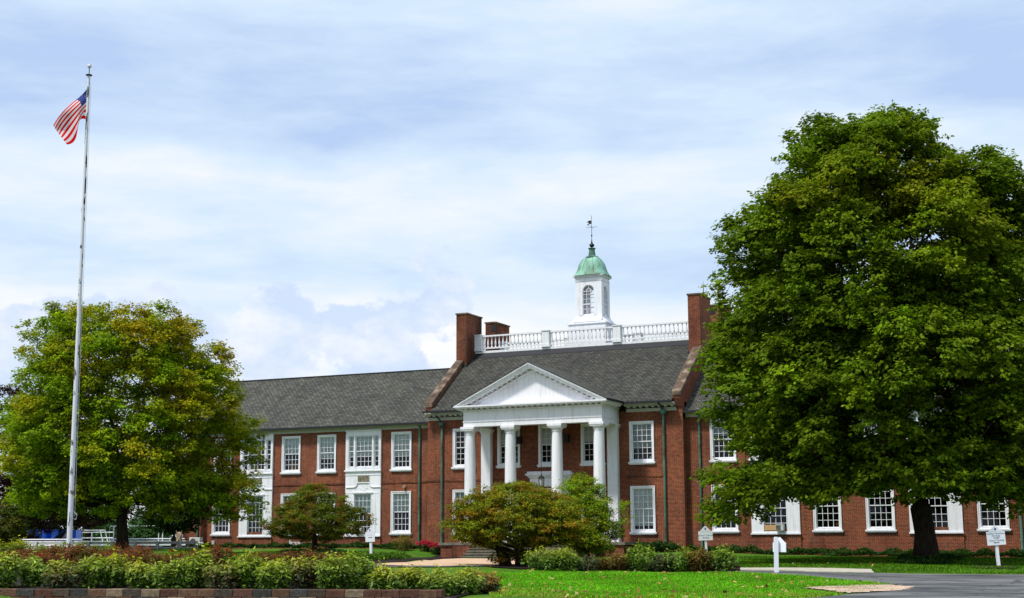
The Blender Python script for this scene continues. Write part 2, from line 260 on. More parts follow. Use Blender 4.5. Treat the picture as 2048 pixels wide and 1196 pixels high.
# ------------------------------------------------------------------ mesh helpers
WL = {}
def tag(o, label=None, cat=None, group=None, kind=None):
    if label: o['label'] = label
    if cat: o['category'] = cat
    if group: o['group'] = group
    if kind: o['kind'] = kind
    return o
def empty(name, loc, label=None, cat=None, group=None):
    o = bpy.data.objects.new(name, None); o.empty_display_size = .3; COL.objects.link(o); o.location = loc; WL[o] = np.array(loc, float)
    return tag(o, label, cat, group)
def copy_tree(o, parent=None):
    c = o.copy(); COL.objects.link(c); c.parent = parent
    for ch in o.children: copy_tree(ch, c)
    return c
class MB:
    def __init__(s): s.v = []; s.f = []
    def add(s, vs, fs):
        k = len(s.v); s.v += [tuple(map(float, p)) for p in vs]; s.f += [tuple(i+k for i in f) for f in fs]; return s
    def box(s, x0, x1, y0, y1, z0, z1):
        return s.add([(x0, y0, z0), (x1, y0, z0), (x1, y1, z0), (x0, y1, z0), (x0, y0, z1), (x1, y0, z1), (x1, y1, z1), (x0, y1, z1)],
                     [(0, 3, 2, 1), (4, 5, 6, 7), (0, 1, 5, 4), (1, 2, 6, 5), (2, 3, 7, 6), (3, 0, 4, 7)])
    def lathe(s, x, y, prof, n=20, pw=0, sx=1, sy=1):     # prof: (r,z); pw>0 gives a squarish section
        vs = []; fs = []
        for r, z in prof:
            for i in range(n):
                a = 2*pi*i/n; c, d = cos(a), sin(a)
                k = 1 if not pw else (abs(c)**pw+abs(d)**pw)**(-1/pw)
                vs.append((x+r*k*c*sx, y+r*k*d*sy, z))
        for j in range(len(prof)-1):
            for i in range(n):
                a, b = j*n+i, j*n+(i+1) % n; fs.append((a, b, b+n, a+n))
        fs.append(tuple(range(n-1, -1, -1))); fs.append(tuple((len(prof)-1)*n+i for i in range(n)))
        return s.add(vs, fs)
    def tube(s, pts, rs, n=6):
        pts = [np.array(p, float) for p in pts]
        if not hasattr(rs, '__len__'): rs = [rs]*len(pts)
        vs = []; fs = []
        for i, p in enumerate(pts):
            d = pts[min(i+1, len(pts)-1)]-pts[max(i-1, 0)]; d = d/(np.linalg.norm(d)+1e-9)
            a = np.array([0, 0, 1.]) if abs(d[2]) < .9 else np.array([1., 0, 0]); u = np.cross(d, a); u /= np.linalg.norm(u); w = np.cross(d, u)
            for k in range(n):
                t = 2*pi*k/n; vs.append(p+rs[i]*(cos(t)*u+sin(t)*w))
        for j in range(len(pts)-1):
            for i in range(n):
                a, b = j*n+i, j*n+(i+1) % n; fs.append((a, a+n, b+n, b))
        fs.append(tuple(range(n))); fs.append(tuple((len(pts)-1)*n+i for i in range(n-1, -1, -1)))
        return s.add(vs, fs)
    def prism(s, poly, axis, a, b):      # poly of 2-D points; axis 'y': (x,z) extruded in y; 'x': (y,z) in x; 'z': (x,y) in z
        f = {'y': lambda p, t: (p[0], t, p[1]), 'x': lambda p, t: (t, p[0], p[1]), 'z': lambda p, t: (p[0], p[1], t)}[axis]
        n = len(poly); vs = [f(p, a) for p in poly]+[f(p, b) for p in poly]
        fs = [tuple(range(n-1, -1, -1)), tuple(range(n, 2*n))]+[(i, (i+1) % n, (i+1) % n+n, i+n) for i in range(n)]
        return s.add(vs, fs)
    def holes(s, x0, x1, z0, z1, y0, y1, hs, axis='y'):   # wall slab with rectangular holes (x0,x1,z0,z1)
        X = sorted({x0, x1, *[min(max(h[0], x0), x1) for h in hs], *[min(max(h[1], x0), x1) for h in hs]}); Z = sorted({z0, z1, *[min(max(h[2], z0), z1) for h in hs], *[min(max(h[3], z0), z1) for h in hs]})
        for j in range(len(Z)-1):
            zc = (Z[j]+Z[j+1])/2; run = None
            for i in range(len(X)-1):
                xc = (X[i]+X[i+1])/2; solid = not any(h[0] < xc < h[1] and h[2] < zc < h[3] for h in hs)
                if solid and run is None: run = X[i]
                if (not solid or i == len(X)-2) and run is not None:
                    e = X[i+1] if solid else X[i]
                    if axis == 'y': s.box(run, e, y0, y1, Z[j], Z[j+1])
                    else: s.box(y0, y1, run, e, Z[j], Z[j+1])
                    run = None
        return s
    def build(s, name, m, parent=None, origin=None, smooth=False, recalc=False):
        me = bpy.data.meshes.new(name); o = bpy.data.objects.new(name, me); COL.objects.link(o)
        po = WL.get(parent, np.zeros(3)) if parent is not None else np.zeros(3)
        org = np.array(origin, float) if origin is not None else (po if parent is not None else np.zeros(3))
        v = np.array(s.v)-org
        me.from_pydata(v.tolist(), [], s.f); me.materials.append(m if not isinstance(m, str) else M[m])
        if parent is not None: o.parent = parent
        o.location = org-po; WL[o] = org
        if smooth: me.polygons.foreach_set('use_smooth', [True]*len(me.polygons))
        me.update(); return o
def lathe_smooth(o, ang=40):
    me = o.data; me.polygons.foreach_set('use_smooth', [True]*len(me.polygons))
    try: me.set_sharp_from_angle(angle=radians(ang))
    except Exception: pass
    return o
rng = np.random.default_rng(5)
def unit(v): return v/(np.linalg.norm(v, axis=-1, keepdims=True)+1e-9)
def leaves(name, P, Nn, size, colr, mname, parent=None, origin=None, asp=.62, fold=.25, dirs=None):
    """one mesh of folded leaf blades: P centres, Nn normals, size (n,), colr (n,3)"""
    n = len(P); r = rng.normal(size=(n, 3)) if dirs is None else dirs+rng.normal(size=(n, 3))*.25
    t = unit(r-(r*Nn).sum(1, keepdims=True)*Nn); b = np.cross(Nn, t); s_ = size[:, None]
    V = np.empty((n, 4, 3)); V[:, 0] = P-t*s_*.5; V[:, 2] = P+t*s_*.5-Nn*s_*.12
    V[:, 1] = P+b*s_*asp*.5-Nn*s_*fold*.5+t*s_*.05; V[:, 3] = P-b*s_*asp*.5-Nn*s_*fold*.5+t*s_*.05
    po = WL.get(parent, np.zeros(3)) if parent is not None else np.zeros(3)
    org = np.array(origin, float) if origin is not None else po
    V = (V.reshape(-1, 3)-org).astype(np.float32); me = bpy.data.meshes.new(name)
    me.vertices.add(4*n); me.vertices.foreach_set('co', V.ravel()); me.loops.add(6*n); me.polygons.add(2*n)
    base = (np.arange(n)*4)[:, None]; idx = (base+np.array([0, 1, 2, 0, 2, 3])).astype(np.int32)
    me.loops.foreach_set('vertex_index', idx.ravel()); me.polygons.foreach_set('loop_start', np.arange(0, 6*n, 3, dtype=np.int32))
    me.update(calc_edges=True)
    at = me.color_attributes.new('tone', 'FLOAT_COLOR', 'POINT'); c4 = np.ones((n, 4, 4), np.float32); c4[:, :, :3] = colr[:, None, :]; at.data.foreach_set('color', c4.ravel())
    me.materials.append(M[mname]); o = bpy.data.objects.new(name, me); COL.objects.link(o)
    if parent is not None: o.parent = parent
    o.location = org-po; WL[o] = org; return o
def pal(n, cols, w=None, jit=.18, idx=None):
    cols = np.array(cols); i = rng.choice(len(cols), n, p=w) if idx is None else idx
    return cols[i]*np.exp(rng.normal(size=(n, 1))*jit)*np.exp(rng.normal(size=(n, 3))*.06)
# ------------------------------------------------------------------ windows
PROTO = {}
def sash(mb, x0, x1, z0, z1, y, cols, rows, fr=.045, mu=.024):
    mb.box(x0, x0+fr, y, y+.04, z0, z1).box(x1-fr, x1, y, y+.04, z0, z1).box(x0+fr, x1-fr, y, y+.04, z0, z0+fr).box(x0+fr, x1-fr, y, y+.04, z1-fr, z1)
    for i in range(1, cols):
        x = x0+fr+(x1-x0-2*fr)*i/cols; mb.box(x-mu/2, x+mu/2, y+.005, y+.03, z0+fr, z1-fr)
    for i in range(1, rows):
        z = z0+fr+(z1-z0-2*fr)*i/rows; mb.box(x0+fr, x1-fr, y+.008, y+.027, z-mu/2, z+mu/2)
def win_proto(w, h, cols, rows, blind, bm, casing=.12, sill=True, name='window', screen=False):
    key = (round(w, 2), round(h, 2), cols, rows, blind, bm, casing, sill, screen)
    if key in PROTO: return PROTO[key]
    a = -w/2; b = w/2; c = casing; m = MB(); zb = .08 if sill else 0
    m.box(a, a+c, -.045, .12, zb, h).box(b-c, b, -.045, .12, zb, h).box(a+c, b-c, -.045, .12, h-c, h).box(a+c, b-c, -.045, .12, zb, zb+.12)
    if c > .08:
        m.box(a-.02, a+.03, -.07, -.045, zb, h+.02).box(b-.03, b+.02, -.07, -.045, zb, h+.02).box(a+.03, b-.03, -.07, -.045, h-.03, h+.02)
    o = m.build(name, 'white'); x0, x1, z0, z1 = a+c, b-c, zb+.12, h-c
    if sill: MB().box(a-.09, b+.09, -.13, .02, 0, zb).box(a-.05, b+.05, -.09, 0, -.06, -.002).build('sill', 'white', o)
    zm = (z0+z1)/2
    s1 = MB(); sash(s1, x0, x1, zm, z1, .035, cols, rows); s1.build('upper_sash', 'white', o)
    s2 = MB(); sash(s2, x0, x1, z0, zm+.03, .08, cols, rows); s2.build('lower_sash', 'white', o)
    MB().box(x0, x1, .052, .056, zm, z1).build('pane', 'glass', o); MB().box(x0, x1, .098, .102, z0, zm).build('pane', 'glass', o)
    if screen: MB().box(-.025, .025, .03, .06, z0, zm).build('screen_bar', 'white', o)
    if blind > 0: MB().box(x0, x1, .125, .13, z1-(z1-z0)*blind, z1).build('blind', bm, o)
    PROTO[key] = o; return o
def put_window(root, x, y, z, label=None, **k):
    c = copy_tree(win_proto(**k), root); c.location = np.array((x, y, z))-WL[root]; WL[c] = np.array((x, y, z), float)
    if label: c['label'] = label
    return c
# ------------------------------------------------------------------ the brick building
XL, XR, YF, YW, YB = -41.08, -25.0, 75.5, 76.0, 89.2; XC = -33.04
B = empty('brick_building', (XC, YF, 1.0), 'long red brick building with a white portico, slate roofs and a green domed cupola', 'building')
UPZ, LOZ = 5.93, 2.05; UPH, LOH = 2.34, 2.61
cen = [(-38.63, 'U', .0, 'blind_grey'), (-35.68, 'U', .45, 'blind'), (XC, 'U', .5, 'blind'), (-30.38, 'U', .45, 'blind'), (-27.43, 'U', .66, 'blind_grey'),
       (-38.63, 'L', .3, 'blind_grey'), (-35.68, 'L', .3, 'blind'), (-30.38, 'L', .3, 'blind'), (-27.43, 'L', .9, 'blind_white')]
hs = []
for x, k, bl, bm in cen:
    z, h = (UPZ, UPH) if k == 'U' else (LOZ, LOH); hs.append((x-.65, x+.65, z+.06, z+h-.05))
    put_window(B, x, YF, z, w=1.42, h=h, cols=4, rows=3, blind=bl, bm=bm, screen=(x > -28 and k == 'L'), label='window with white blinds drawn and a screened lower sash' if (x > -28 and k == 'L') else None)
hs.append((XC-.62, XC+.62, 1.66, 4.5))
MB().holes(XL, XR, .3, 8.9, YF, YF+.32, hs).build('front_wall', 'brick', B)
w = MB(); w.prism([(YF+.32, .3), (YB, .3), (YB, 9.3), (YF+.32, 9.3)], 'x', XL, XL+.32).prism([(YF+.32, .3), (YB, .3), (YB, 9.3), (YF+.32, 9.3)], 'x', XR-.32, XR)
w.box(XL+.32, XR-.32, YB-.32, YB, .3, 9.2).build('side_wall', 'brick', B)
MB().box(XL+.32, XR-.32, YF+3.2, YF+3.3, .3, 9).box(XL+.32, XR-.32, YF+.33, YF+3.2, 5.0, 5.15).build('inner_partition', 'black', B)  # partition and floor coloured black so the rooms look unlit
# string course and soldier-course lines
sc = MB()
for a, b in ((XL+.02, -37.36), (-36.73, -29.42), (-28.77, XR-1.2)): sc.box(a, b, YF-.03, YF, 5.17, 5.26)
sc.build('string_course', 'brick_dark', B)
# gable parapets with coping, rising with the roof
SL = .745; EY, EZ = 74.93, 9.3
def rz(y): return EZ+SL*(y-EY)
YD0, YD1 = 80.4, 84.3
for side, x0, x1 in (('l', XL, XL+.43), ('r', XR-.43, XR)):
    g = MB(); top = rz(YD0)+.05
    g.prism([(YF-.02, 8.4), (YF-.02, 9.95), (79.2, rz(79.2)+.28), (79.2, rz(79.2)+.1), (YD0, top), (YD1, top), (2*82.35-79.2, rz(79.2)+.28), (YB, 9.95), (YB, 8.4)], 'x', x0, x1)
    g.prism([(YF-.32, 9.5), (YF-.32, 9.75), (YF-.02, 9.95), (YF-.02, 9.0), (YF-.12, 9.05)], 'x', x0, x1)
    g.build('gable_parapet', 'brick', B)
    c = MB(); a, b = x0-.05, x1+.05; n = 6
    for i in range(n):
        ya = YF-.36+(79.2-YF+.36)*i/n; yb = YF-.36+(79.2-YF+.36)*(i+1)/n-.012
        za, zb = rz(ya)+.36, rz(yb)+.36
        c.prism([(ya, za-.13), (ya, za+.07), (yb, zb+.07), (yb, zb-.13)], 'x', a, b)
    c.box(a, b, YF-.37, YF-.33, 9.62, 9.86)
    c.build('coping', 'coping', B); c = MB()
    c.prism([(2*82.35-79.2, rz(79.2)+.3), (2*82.35-79.2, rz(79.2)+.46), (YB+.1, 10.1), (YB+.1, 9.95)], 'x', a, b)
    c.build('coping', 'coping', B)
# chimneys
for x0, x1, y0, y1, zb, zt, mk in ((XL-.01, XL+.73, 79.2, 81.33, 11.8, 15.84, 'brick_dark'), (XL-.01, XL+.73, 83.37, 85.5, 11.8, 15.84, 'brick_dark'),
                                   (XR-.72, XR+.01, 79.1, 81.2, 11.8, 15.9, 'brick'), (XR-.72, XR+.01, 83.5, 85.6, 11.8, 15.9, 'brick')):
    ch = MB().box(x0, x1, y0, y1, zb, zt).build('chimney', mk, B)
    MB().box(x0-.05, x1+.05, y0-.05, y1+.05, zt, zt+.09).box(x0+.15, x1-.15, y0+.2, y1-.2, zt+.09, zt+.13).build('chimney_cap', 'coping', ch)
    f = MB().prism([(y0-.03, rz(y0)-.35), (y0-.03, rz(y0)+.22), (y1 if y1 < 82 else y0, rz(min(y1, YD0))+.2), (y1 if y1 < 82 else y0, rz(min(y1, YD0))-.35)], 'x', *((x1, x1+.02) if x0 < -33 else (x0-.02, x0)))
    f.box(x0+.42 if x0 < -33 else x0, x1 if x0 < -33 else x1-.42, y0-.025, y0, rz(y0)-.3, rz(y0)+.13); f.build('chimney_flashing', 'flash', ch)
rod = MB().tube([(XR-.2, 80.6, 15.9), (XR-.2, 80.6, 16.6)], .022, 6).tube([(XR-.2, 80.6, 16.6), (XR-.2, 80.6, 16.95)], .008, 5).build('lightning_rod', 'dark', B)
# main roof: slightly bell-cast eaves, front and back slope, flat deck
rf = MB(); xa, xb = XL+.43, XR-.43
def slab(m, x0, x1, pts, t=.07):
    m.prism(list(pts)+[(p[0], p[1]-t) for p in reversed(pts)], 'x', x0, x1)
slab(rf, xa, xb, [(EY-.05, EZ+.06), (EY+.5, rz(EY+.5)+.0), (YD0, rz(YD0))], .09)
slab(rf, xa, xb, [(YD1, rz(YD0)), (2*82.35-EY, EZ)], .09)
rf.build('main_roof', 'roof_dark', B)
slab(q_m := MB(), xa+.01, xb-.01, [(YD0-.42, rz(YD0-.42)+.03), (YD0+.03, rz(YD0)+.10)], .05); q_m.build('roof_flashing', 'flash', B)
MB().box(xa, xb, YD0-.01, YD1+.01, rz(YD0)-.2, rz(YD0)+.12).build('roof_deck', 'flash', B)
for a, b in ((XL-.02, -37.85), (-28.25, XR-.38)):
    ga = MB().box(a, b, EY-.13, EY-.02, EZ-.05, EZ+.06)
    for i in range(10): ga.box(a+.2+.27*i, a+.23+.27*i, EY-.03, EY+.12, EZ+.05, EZ+.12)
    ga.build('gutter', 'flash', B)
# cornice under the main eaves with modillions
def cornice(parent, a, b, y, zt, m='cream', sp=.36):
    c = MB().box(a, b, y-.07, y, zt-.45, zt-.33).box(a, b, y-.16, y, zt-.33, zt-.28).box(a, b, y-.40, y, zt-.16, zt-.10).box(a, b, y-.50, y, zt-.10, zt-.0)
    n = int((b-a)/sp)
    for i in range(n):
        x = a+(b-a)*(i+.5)/n; c.box(x-.08, x+.08, y-.32, y, zt-.24, zt-.16)
    return c.build('cornice', m, parent)
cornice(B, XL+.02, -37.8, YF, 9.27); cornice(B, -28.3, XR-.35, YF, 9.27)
# balustrade on the roof
BZ = 13.48
def balustrade(y, full=True):
    bal = MB().box(-40.35, XR-.72, y-.12, y+.12, BZ-.04, BZ+.10).box(-40.35, XR-.72, y-.05, y+.05, BZ+.24, BZ+.32).box(-40.35, XR-.72, y-.09, y+.09, BZ+1.0, BZ+1.10).build('balustrade', 'white_roof', B)
    posts = [-40.12, -35.42, -30.68, XR-.80]
    for k, px in enumerate(posts):
        wd = .24 if k < 3 else .08
        MB().box(px-wd, px+wd, y-.2, y+.2, BZ+.10, BZ+1.10).box(px-wd-.04, px+wd+.04, y-.24, y+.24, BZ+1.1, BZ+1.16).box(px-wd-.04, px+wd+.04, y-.23, y+.23, BZ+.10, BZ+.28).build('baluster_post', 'white_roof', bal)
    pr = [(.055, 0), (.055, .06), (.03, .09), (.062, .22), (.055, .32), (.028, .50), (.026, .56), (.045, .60), (.03, .63), (.055, .66), (.055, .68)]
    pb = MB().lathe(0, 0, pr, 10).build('baluster', 'white_roof', bal, origin=(0, 0, 0)); lathe_smooth(pb); first = True
    for i in range(3):
        a, b = posts[i]+.24, posts[i+1]-(.24 if i < 2 else .08); n = int(round((b-a)/.272))
        for j in range(n):
            x = a+(b-a)*(j+.5)/n; c = pb if first else pb.copy()
            if not first: COL.objects.link(c); c.parent = bal
            first = False; c.location = np.array((x, y, BZ+.32))-WL[bal]
balustrade(80.5); balustrade(84.2)
# ------------------------------------------------------------------ portico
colx = [-37.06, -34.50, -31.62, -29.10]; CY = 73.2
for x in colx:
    pts = [(.40, 0), (.40, .10), (.37, .14), (.34, .2), (.335, 2.2), (.325, 3.6), (.305, 5.0), (.285, 6.02), (.285, 6.04), (.31, 6.06), (.31, 6.10), (.285, 6.12), (.285, 6.2)]
    c = lathe_smooth(MB().lathe(x, CY, [(r, 1.64+z) for r, z in pts], 32).build('column', 'white', B))
    MB().box(x-.42, x+.42, CY-.42, CY+.42, 1.60, 1.74).build('column_base', 'white', c)
    cp = MB().lathe(x, CY, [(.285, 7.8), (.33, 7.83), (.37, 7.88), (.38, 7.92)], 32).box(x-.40, x+.40, CY-.40, CY+.40, 7.92, 8.0).box(x-.43, x+.43, CY-.43, CY+.43, 8.0, 8.14)
    cp.build('capital', 'white', c)
for x in (-37.04, -29.10):
    p = MB().box(x-.30, x+.30, YF-.34, YF, 1.75, 7.9).box(x-.35, x+.35, YF-.39, YF, 1.6, 1.75).box(x-.33, x+.33, YF-.37, YF, 1.75, 1.85)
    for i in range(6): p.box(x-.30-.012*(i+1)**1.3, x+.30+.012*(i+1)**1.3, YF-.34-.01*(i+1)**1.3, YF, 7.9+.04*i, 7.94+.04*i)
    p.build('pilaster', 'white', B)
PX0, PX1, PYF = -37.34, -28.78, 72.88
en = MB().box(PX0, PX1, PYF, PYF+.62, 8.14, 9.1).box(PX0, PX0+.6, PYF+.62, YF, 8.14, 9.1).box(PX1-.6, PX1, PYF+.62, YF, 8.14, 9.1)
en.box(PX0-.03, PX1+.03, PYF-.03, PYF, 8.40, 8.44).box(PX1, PX1+.03, PYF-.03, YF, 8.40, 8.44).box(PX0-.03, PX0, PYF, YF, 8.40, 8.44)
en.box(PX0-.012, PX1+.012, PYF-.012, PYF-.0, 8.44, 8.5).build('entablature', 'white', B)
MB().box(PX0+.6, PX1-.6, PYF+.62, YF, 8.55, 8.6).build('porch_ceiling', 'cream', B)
co = MB()
co.box(PX0-.08, PX1+.08, PYF-.08, YF-.0, 9.02, 9.10)
co.box(PX0-.40, PX1+.40, PYF-.40, YF-.52, 9.18, 9.24).box(PX0-.45, PX1+.45, PYF-.45, YF-.52, 9.24, 9.33)
n = 26
for i in range(n):
    x = PX0-.3+(PX1-PX0+.6)*(i+.5)/n; co.box(x-.075, x+.075, PYF-.28, PYF, 9.115, 9.18)
for i in range(7):
    y = PYF-.1+.34*i
    if y < 75: co.box(PX1, PX1+.34, y-.08, y+.08, 9.10, 9.18).box(PX0-.34, PX0, y-.08, y+.08, 9.10, 9.18)
co.build('portico_cornice', 'white', B)
AP = 11.62; EH = 9.33; hw = XC-(PX0-.45)
MB().prism([(PX0+.0, 9.33), (PX1, 9.33), (XC, 9.33+(AP-9.33)*.91)], 'y', PYF+.1, PYF+.3).build('tympanum', 'white', B)
rk = MB()
for sgn in (-1, 1):
    e = XC+sgn*hw
    def rp(o0, o1, y0, y1, cut=0.0):      # band of the raking cornice between offsets below the top line
        q = [(e, EH-0+.0-o0), (XC, AP-o0), (XC, AP-o1), (e, EH-o1)]
        dzx = (AP-EH)/hw
        q = [(e, EH-o0+.0), (XC, AP-o0), (XC, AP-o1), (e-sgn*max(0, 0), EH-o1)]
        # keep above the level cornice
        xs = e-sgn*(o1/dzx); q = [(e-sgn*(o0/dzx), EH), (XC, AP-o0), (XC, AP-o1), (xs, EH)]
        rk.prism(q if sgn < 0 else q[::-1], 'y', y0, y1)
    rp(-.02, .10, PYF-.45, PYF+.1); rp(.10, .22, PYF-.38, PYF+.1); rp(.22, .30, PYF-.34, PYF+.1); rp(.40, .50, PYF-.02, PYF+.1)
    dzx = (AP-EH)/hw
    for i in range(13):
        f = (i+.75)/13.6; x = e+(XC-e)*(.10+.9*f); z = EH+(AP-EH)*(.10+.9*f)-.36
        dx = .085; rk.prism([(x-dx, z-sgn*dx*-dzx*-1-.04), (x+dx, z+sgn*dx*-dzx-.04), (x+dx, z+sgn*dx*-dzx+.05), (x-dx, z-sgn*dx*-dzx*-1+.05)], 'y', PYF-.20, PYF+.1)
rk.build('raking_cornice', 'white', B)
pr_ = MB()
yb_ = EY+(AP-EZ)/SL+.05
for sgn in (-1, 1):
    e = XC+sgn*(hw+.02); t = .05
    v = [(XC, PYF-.47, AP+.03), (XC, yb_, AP+.03), (e, EY+.06, EH+.03), (e, PYF-.47, EH+.03)]
    v2 = [(a, b, c-t) for a, b, c in v]
    pr_.add(v+v2, [(0, 1, 2, 3) if sgn < 0 else (3, 2, 1, 0), (7, 6, 5, 4) if sgn < 0 else (4, 5, 6, 7), (0, 3, 7, 4), (1, 5, 6, 2), (2, 6, 7, 3)])
pr_.build('portico_roof', 'roof', B)
MB().box(PX1+.47, PX1+.56, PYF-.47, EY-.1, EH-.06, EH+.05).box(PX0-.56, PX0-.47, PYF-.47, EY-.1, EH-.06, EH+.05).build('portico_gutter', 'flash', B)
# porch platform, steps, cheek walls
MB().box(-38.6, -27.5, 72.55, YF, .2, 1.45).build('porch_base', 'brick', B)
MB().box(-38.7, -27.4, 72.45, YF, 1.45, 1.60).build('porch_floor', 'stone', B)
st = MB()
for i in range(6):
    st.box(-36.3+.02*i, -29.7-.02*i, 70.5+.33*i, 72.46, .2 if i == 0 else .72+.145*i-.02, .72+.145*(i+1))
for i in range(6): st.box(-36.3+.02*i, -29.7-.02*i, 70.46+.33*i, 70.5+.33*i, .72+.145*(i+1)-.06, .72+.145*(i+1)-.002)
st.build('steps', 'stone', B)
for a, b in ((-37.4, -36.32), (-29.66, -28.7)): MB().box(a, b, 71.6, 72.44, .2, 1.42).build('cheek_wall', 'brick_dark', B)
rl = MB()
for x in (-28.4, -28.0): rl.tube([(x, 72.7, 1.6), (x, 72.7, 2.55)], .02, 6)
rl.tube([(-28.4, 72.7, 2.55), (-28.2, 72.7, 2.62), (-28.0, 72.7, 2.55)], .018, 6)
for i in range(3): rl.tube([(-28.3+.1*i, 72.7, 1.7), (-28.3+.1*i, 72.7, 2.52)], .01, 5)
rl.build('porch_handrail', 'dark', B)
# door and its white surround
ds = MB().box(-34.3, -33.78, YF-.12, YF, 1.6, 4.75).box(-32.30, -31.78, YF-.12, YF, 1.6, 4.75).box(-34.34, -31.74, YF-.16, YF, 4.75, 4.85).box(-34.3, -31.78, YF-.12, YF, 4.85, 5.25)
ds.box(-34.36, -31.72, YF-.18, YF, 5.25, 5.33).box(-34.5, -31.58, YF-.34, YF, 5.40, 5.50).box(-34.42, -31.66, YF-.26, YF, 5.33, 5.40).box(-34.4, -31.7, YF-.3, YF, 5.50, 5.62)
for i in range(20): ds.box(-34.34+.132*i, -34.27+.132*i, YF-.22, YF-.18, 5.26, 5.33)
ds.box(-33.78, -33.62, YF-.05, YF+.05, 1.6, 4.5).box(-32.46, -32.30, YF-.05, YF+.05, 1.6, 4.5).box(-33.78, -32.30, YF-.05, YF+.05, 4.42, 4.58).box(-33.85, -32.23, YF-.16, YF, 4.58, 4.66)
ds.build('door_surround', 'white', B)
dr = MB().holes(-33.62, -32.46, 1.62, 3.85, YF+.08, YF+.14, [(-33.5, -33.1, 2.6, 3.7), (-32.98, -32.58, 2.6, 3.7)]).box(-33.62, -32.46, YF+.06, YF+.16, 3.85, 3.95).build('door', 'white', B)
MB().box(-33.5, -32.58, YF+.10, YF+.105, 2.6, 3.7).box(-33.62, -32.46, YF+.10, YF+.105, 3.95, 4.42).build('door_pane', 'glass', dr)
MB().box(-33.09, -33.0, YF+.03, YF+.07, 2.45, 2.55).build('handle', 'dark', dr)
for x in (-34.94, -31.95):
    MB().box(x-.13, x+.13, YF-.28, YF-.03, 7.25, 7.62).box(x-.04, x+.04, YF-.03, YF, 7.3, 7.5).box(x-.15, x+.15, YF-.3, YF-.02, 7.62, 7.66).build('wall_lamp', 'dark', B)
# ------------------------------------------------------------------ cupola
CUY = 82.35; cx, cy = XC, CUY
cb = MB().box(cx-1.25, cx+1.25, cy-1.0, cy+1.0, 13.4, 15.0).box(cx-1.32, cx+1.32, cy-1.06, cy+1.06, 15.0, 15.08).box(cx-1.2, cx+1.2, cy-.97, cy+.97, 15.08, 15.17)
cb.prism([(cy-1.0, 15.17), (cy-.72, 15.46), (cy+.72, 15.46), (cy+1.0, 15.17)], 'x', cx-.92, cx+.92)
cb.prism([(cx-1.2, 15.17), (cx-.92, 15.46), (cx+.92, 15.46), (cx+1.2, 15.17)], 'y', cy-.72, cy+.72)
cup = cb.build('cupola', 'white', B)
HX, HY = .88, .69; Z0, Z1 = 15.46, 17.80
bd = MB()
def arch_panel(mb, half, r, z0, zs, z1, mk):   # wall face of half-width `half` with an arched opening r wide
    n = 12; pts = []
    def quad(u0, u1, a0, b0, a1, b1): mk(mb, u0, u1, a0, b0, a1, b1)
    quad(-half, -r, z0, z1, z0, z1); quad(r, half, z0, z1, z0, z1)
    quad(-r, r, Z0, z0, Z0, z0)
    for i in range(n):
        ua = -r*cos(pi*i/n); ub = -r*cos(pi*(i+1)/n); za = zs+r*sin(pi*i/n); zb = zs+r*sin(pi*(i+1)/n)
        quad(ua, ub, za, z1, zb, z1)
def mkf(y0, y1):
    return lambda mb, u0, u1, a0, b0, a1, b1: mb.add([(cx+u0, y0, a0), (cx+u1, y0, a1), (cx+u1, y0, b1), (cx+u0, y0, b0), (cx+u0, y1, a0), (cx+u1, y1, a1), (cx+u1, y1, b1), (cx+u0, y1, b0)], [(0, 1, 2, 3), (7, 6, 5, 4), (0, 4, 5, 1), (2, 6, 7, 3)])
def mks(x0, x1):
    return lambda mb, u0, u1, a0, b0, a1, b1: mb.add([(x0, cy+u0, a0), (x0, cy+u1, a1), (x0, cy+u1, b1), (x0, cy+u0, b0), (x1, cy+u0, a0), (x1, cy+u1, a1), (x1, cy+u1, b1), (x1, cy+u0, b0)], [(0, 1, 2, 3), (7, 6, 5, 4), (0, 4, 5, 1), (2, 6, 7, 3)])
for y0, y1 in ((cy-HY, cy-HY+.08), (cy+HY-.08, cy+HY)): arch_panel(bd, HX-.001, .40, 15.62, 17.13, Z1, mkf(y0, y1))
for x0, x1 in ((cx-HX, cx-HX+.08), (cx+HX-.08, cx+HX)): arch_panel(bd, HY-.08, .30, 15.62, 17.2, Z1, mks(x0, x1))
for sx in (-1, 1):
    for sy in (-1, 1):
        bd.box(*sorted((cx+sx*(HX+.012), cx+sx*(HX-.30))), *sorted((cy+sy*(HY+.012), cy+sy*(HY+.002))), Z0, Z1-.1)
        bd.box(*sorted((cx+sx*(HX+.012), cx+sx*(HX+.002))), *sorted((cy+sy*(HY+.002), cy+sy*(HY-.2))), Z0, Z1-.1)
bd.box(cx-HX-.05, cx+HX+.05, cy-HY-.05, cy+HY+.05, Z0-.02, Z0+.08)
bd.box(cx-HX-.03, cx+HX+.03, cy-HY-.03, cy+HY+.03, 17.78, 17.84).box(cx-HX, cx+HX, cy-HY, cy+HY, 17.84, 18.02).box(cx-HX-.07, cx+HX+.07, cy-HY-.07, cy+HY+.07, 18.02, 18.08).box(cx-HX-.14, cx+HX+.14, cy-HY-.14, cy+HY+.14, 18.08, 18.14)
bd.build('cupola_body', 'white', cup)
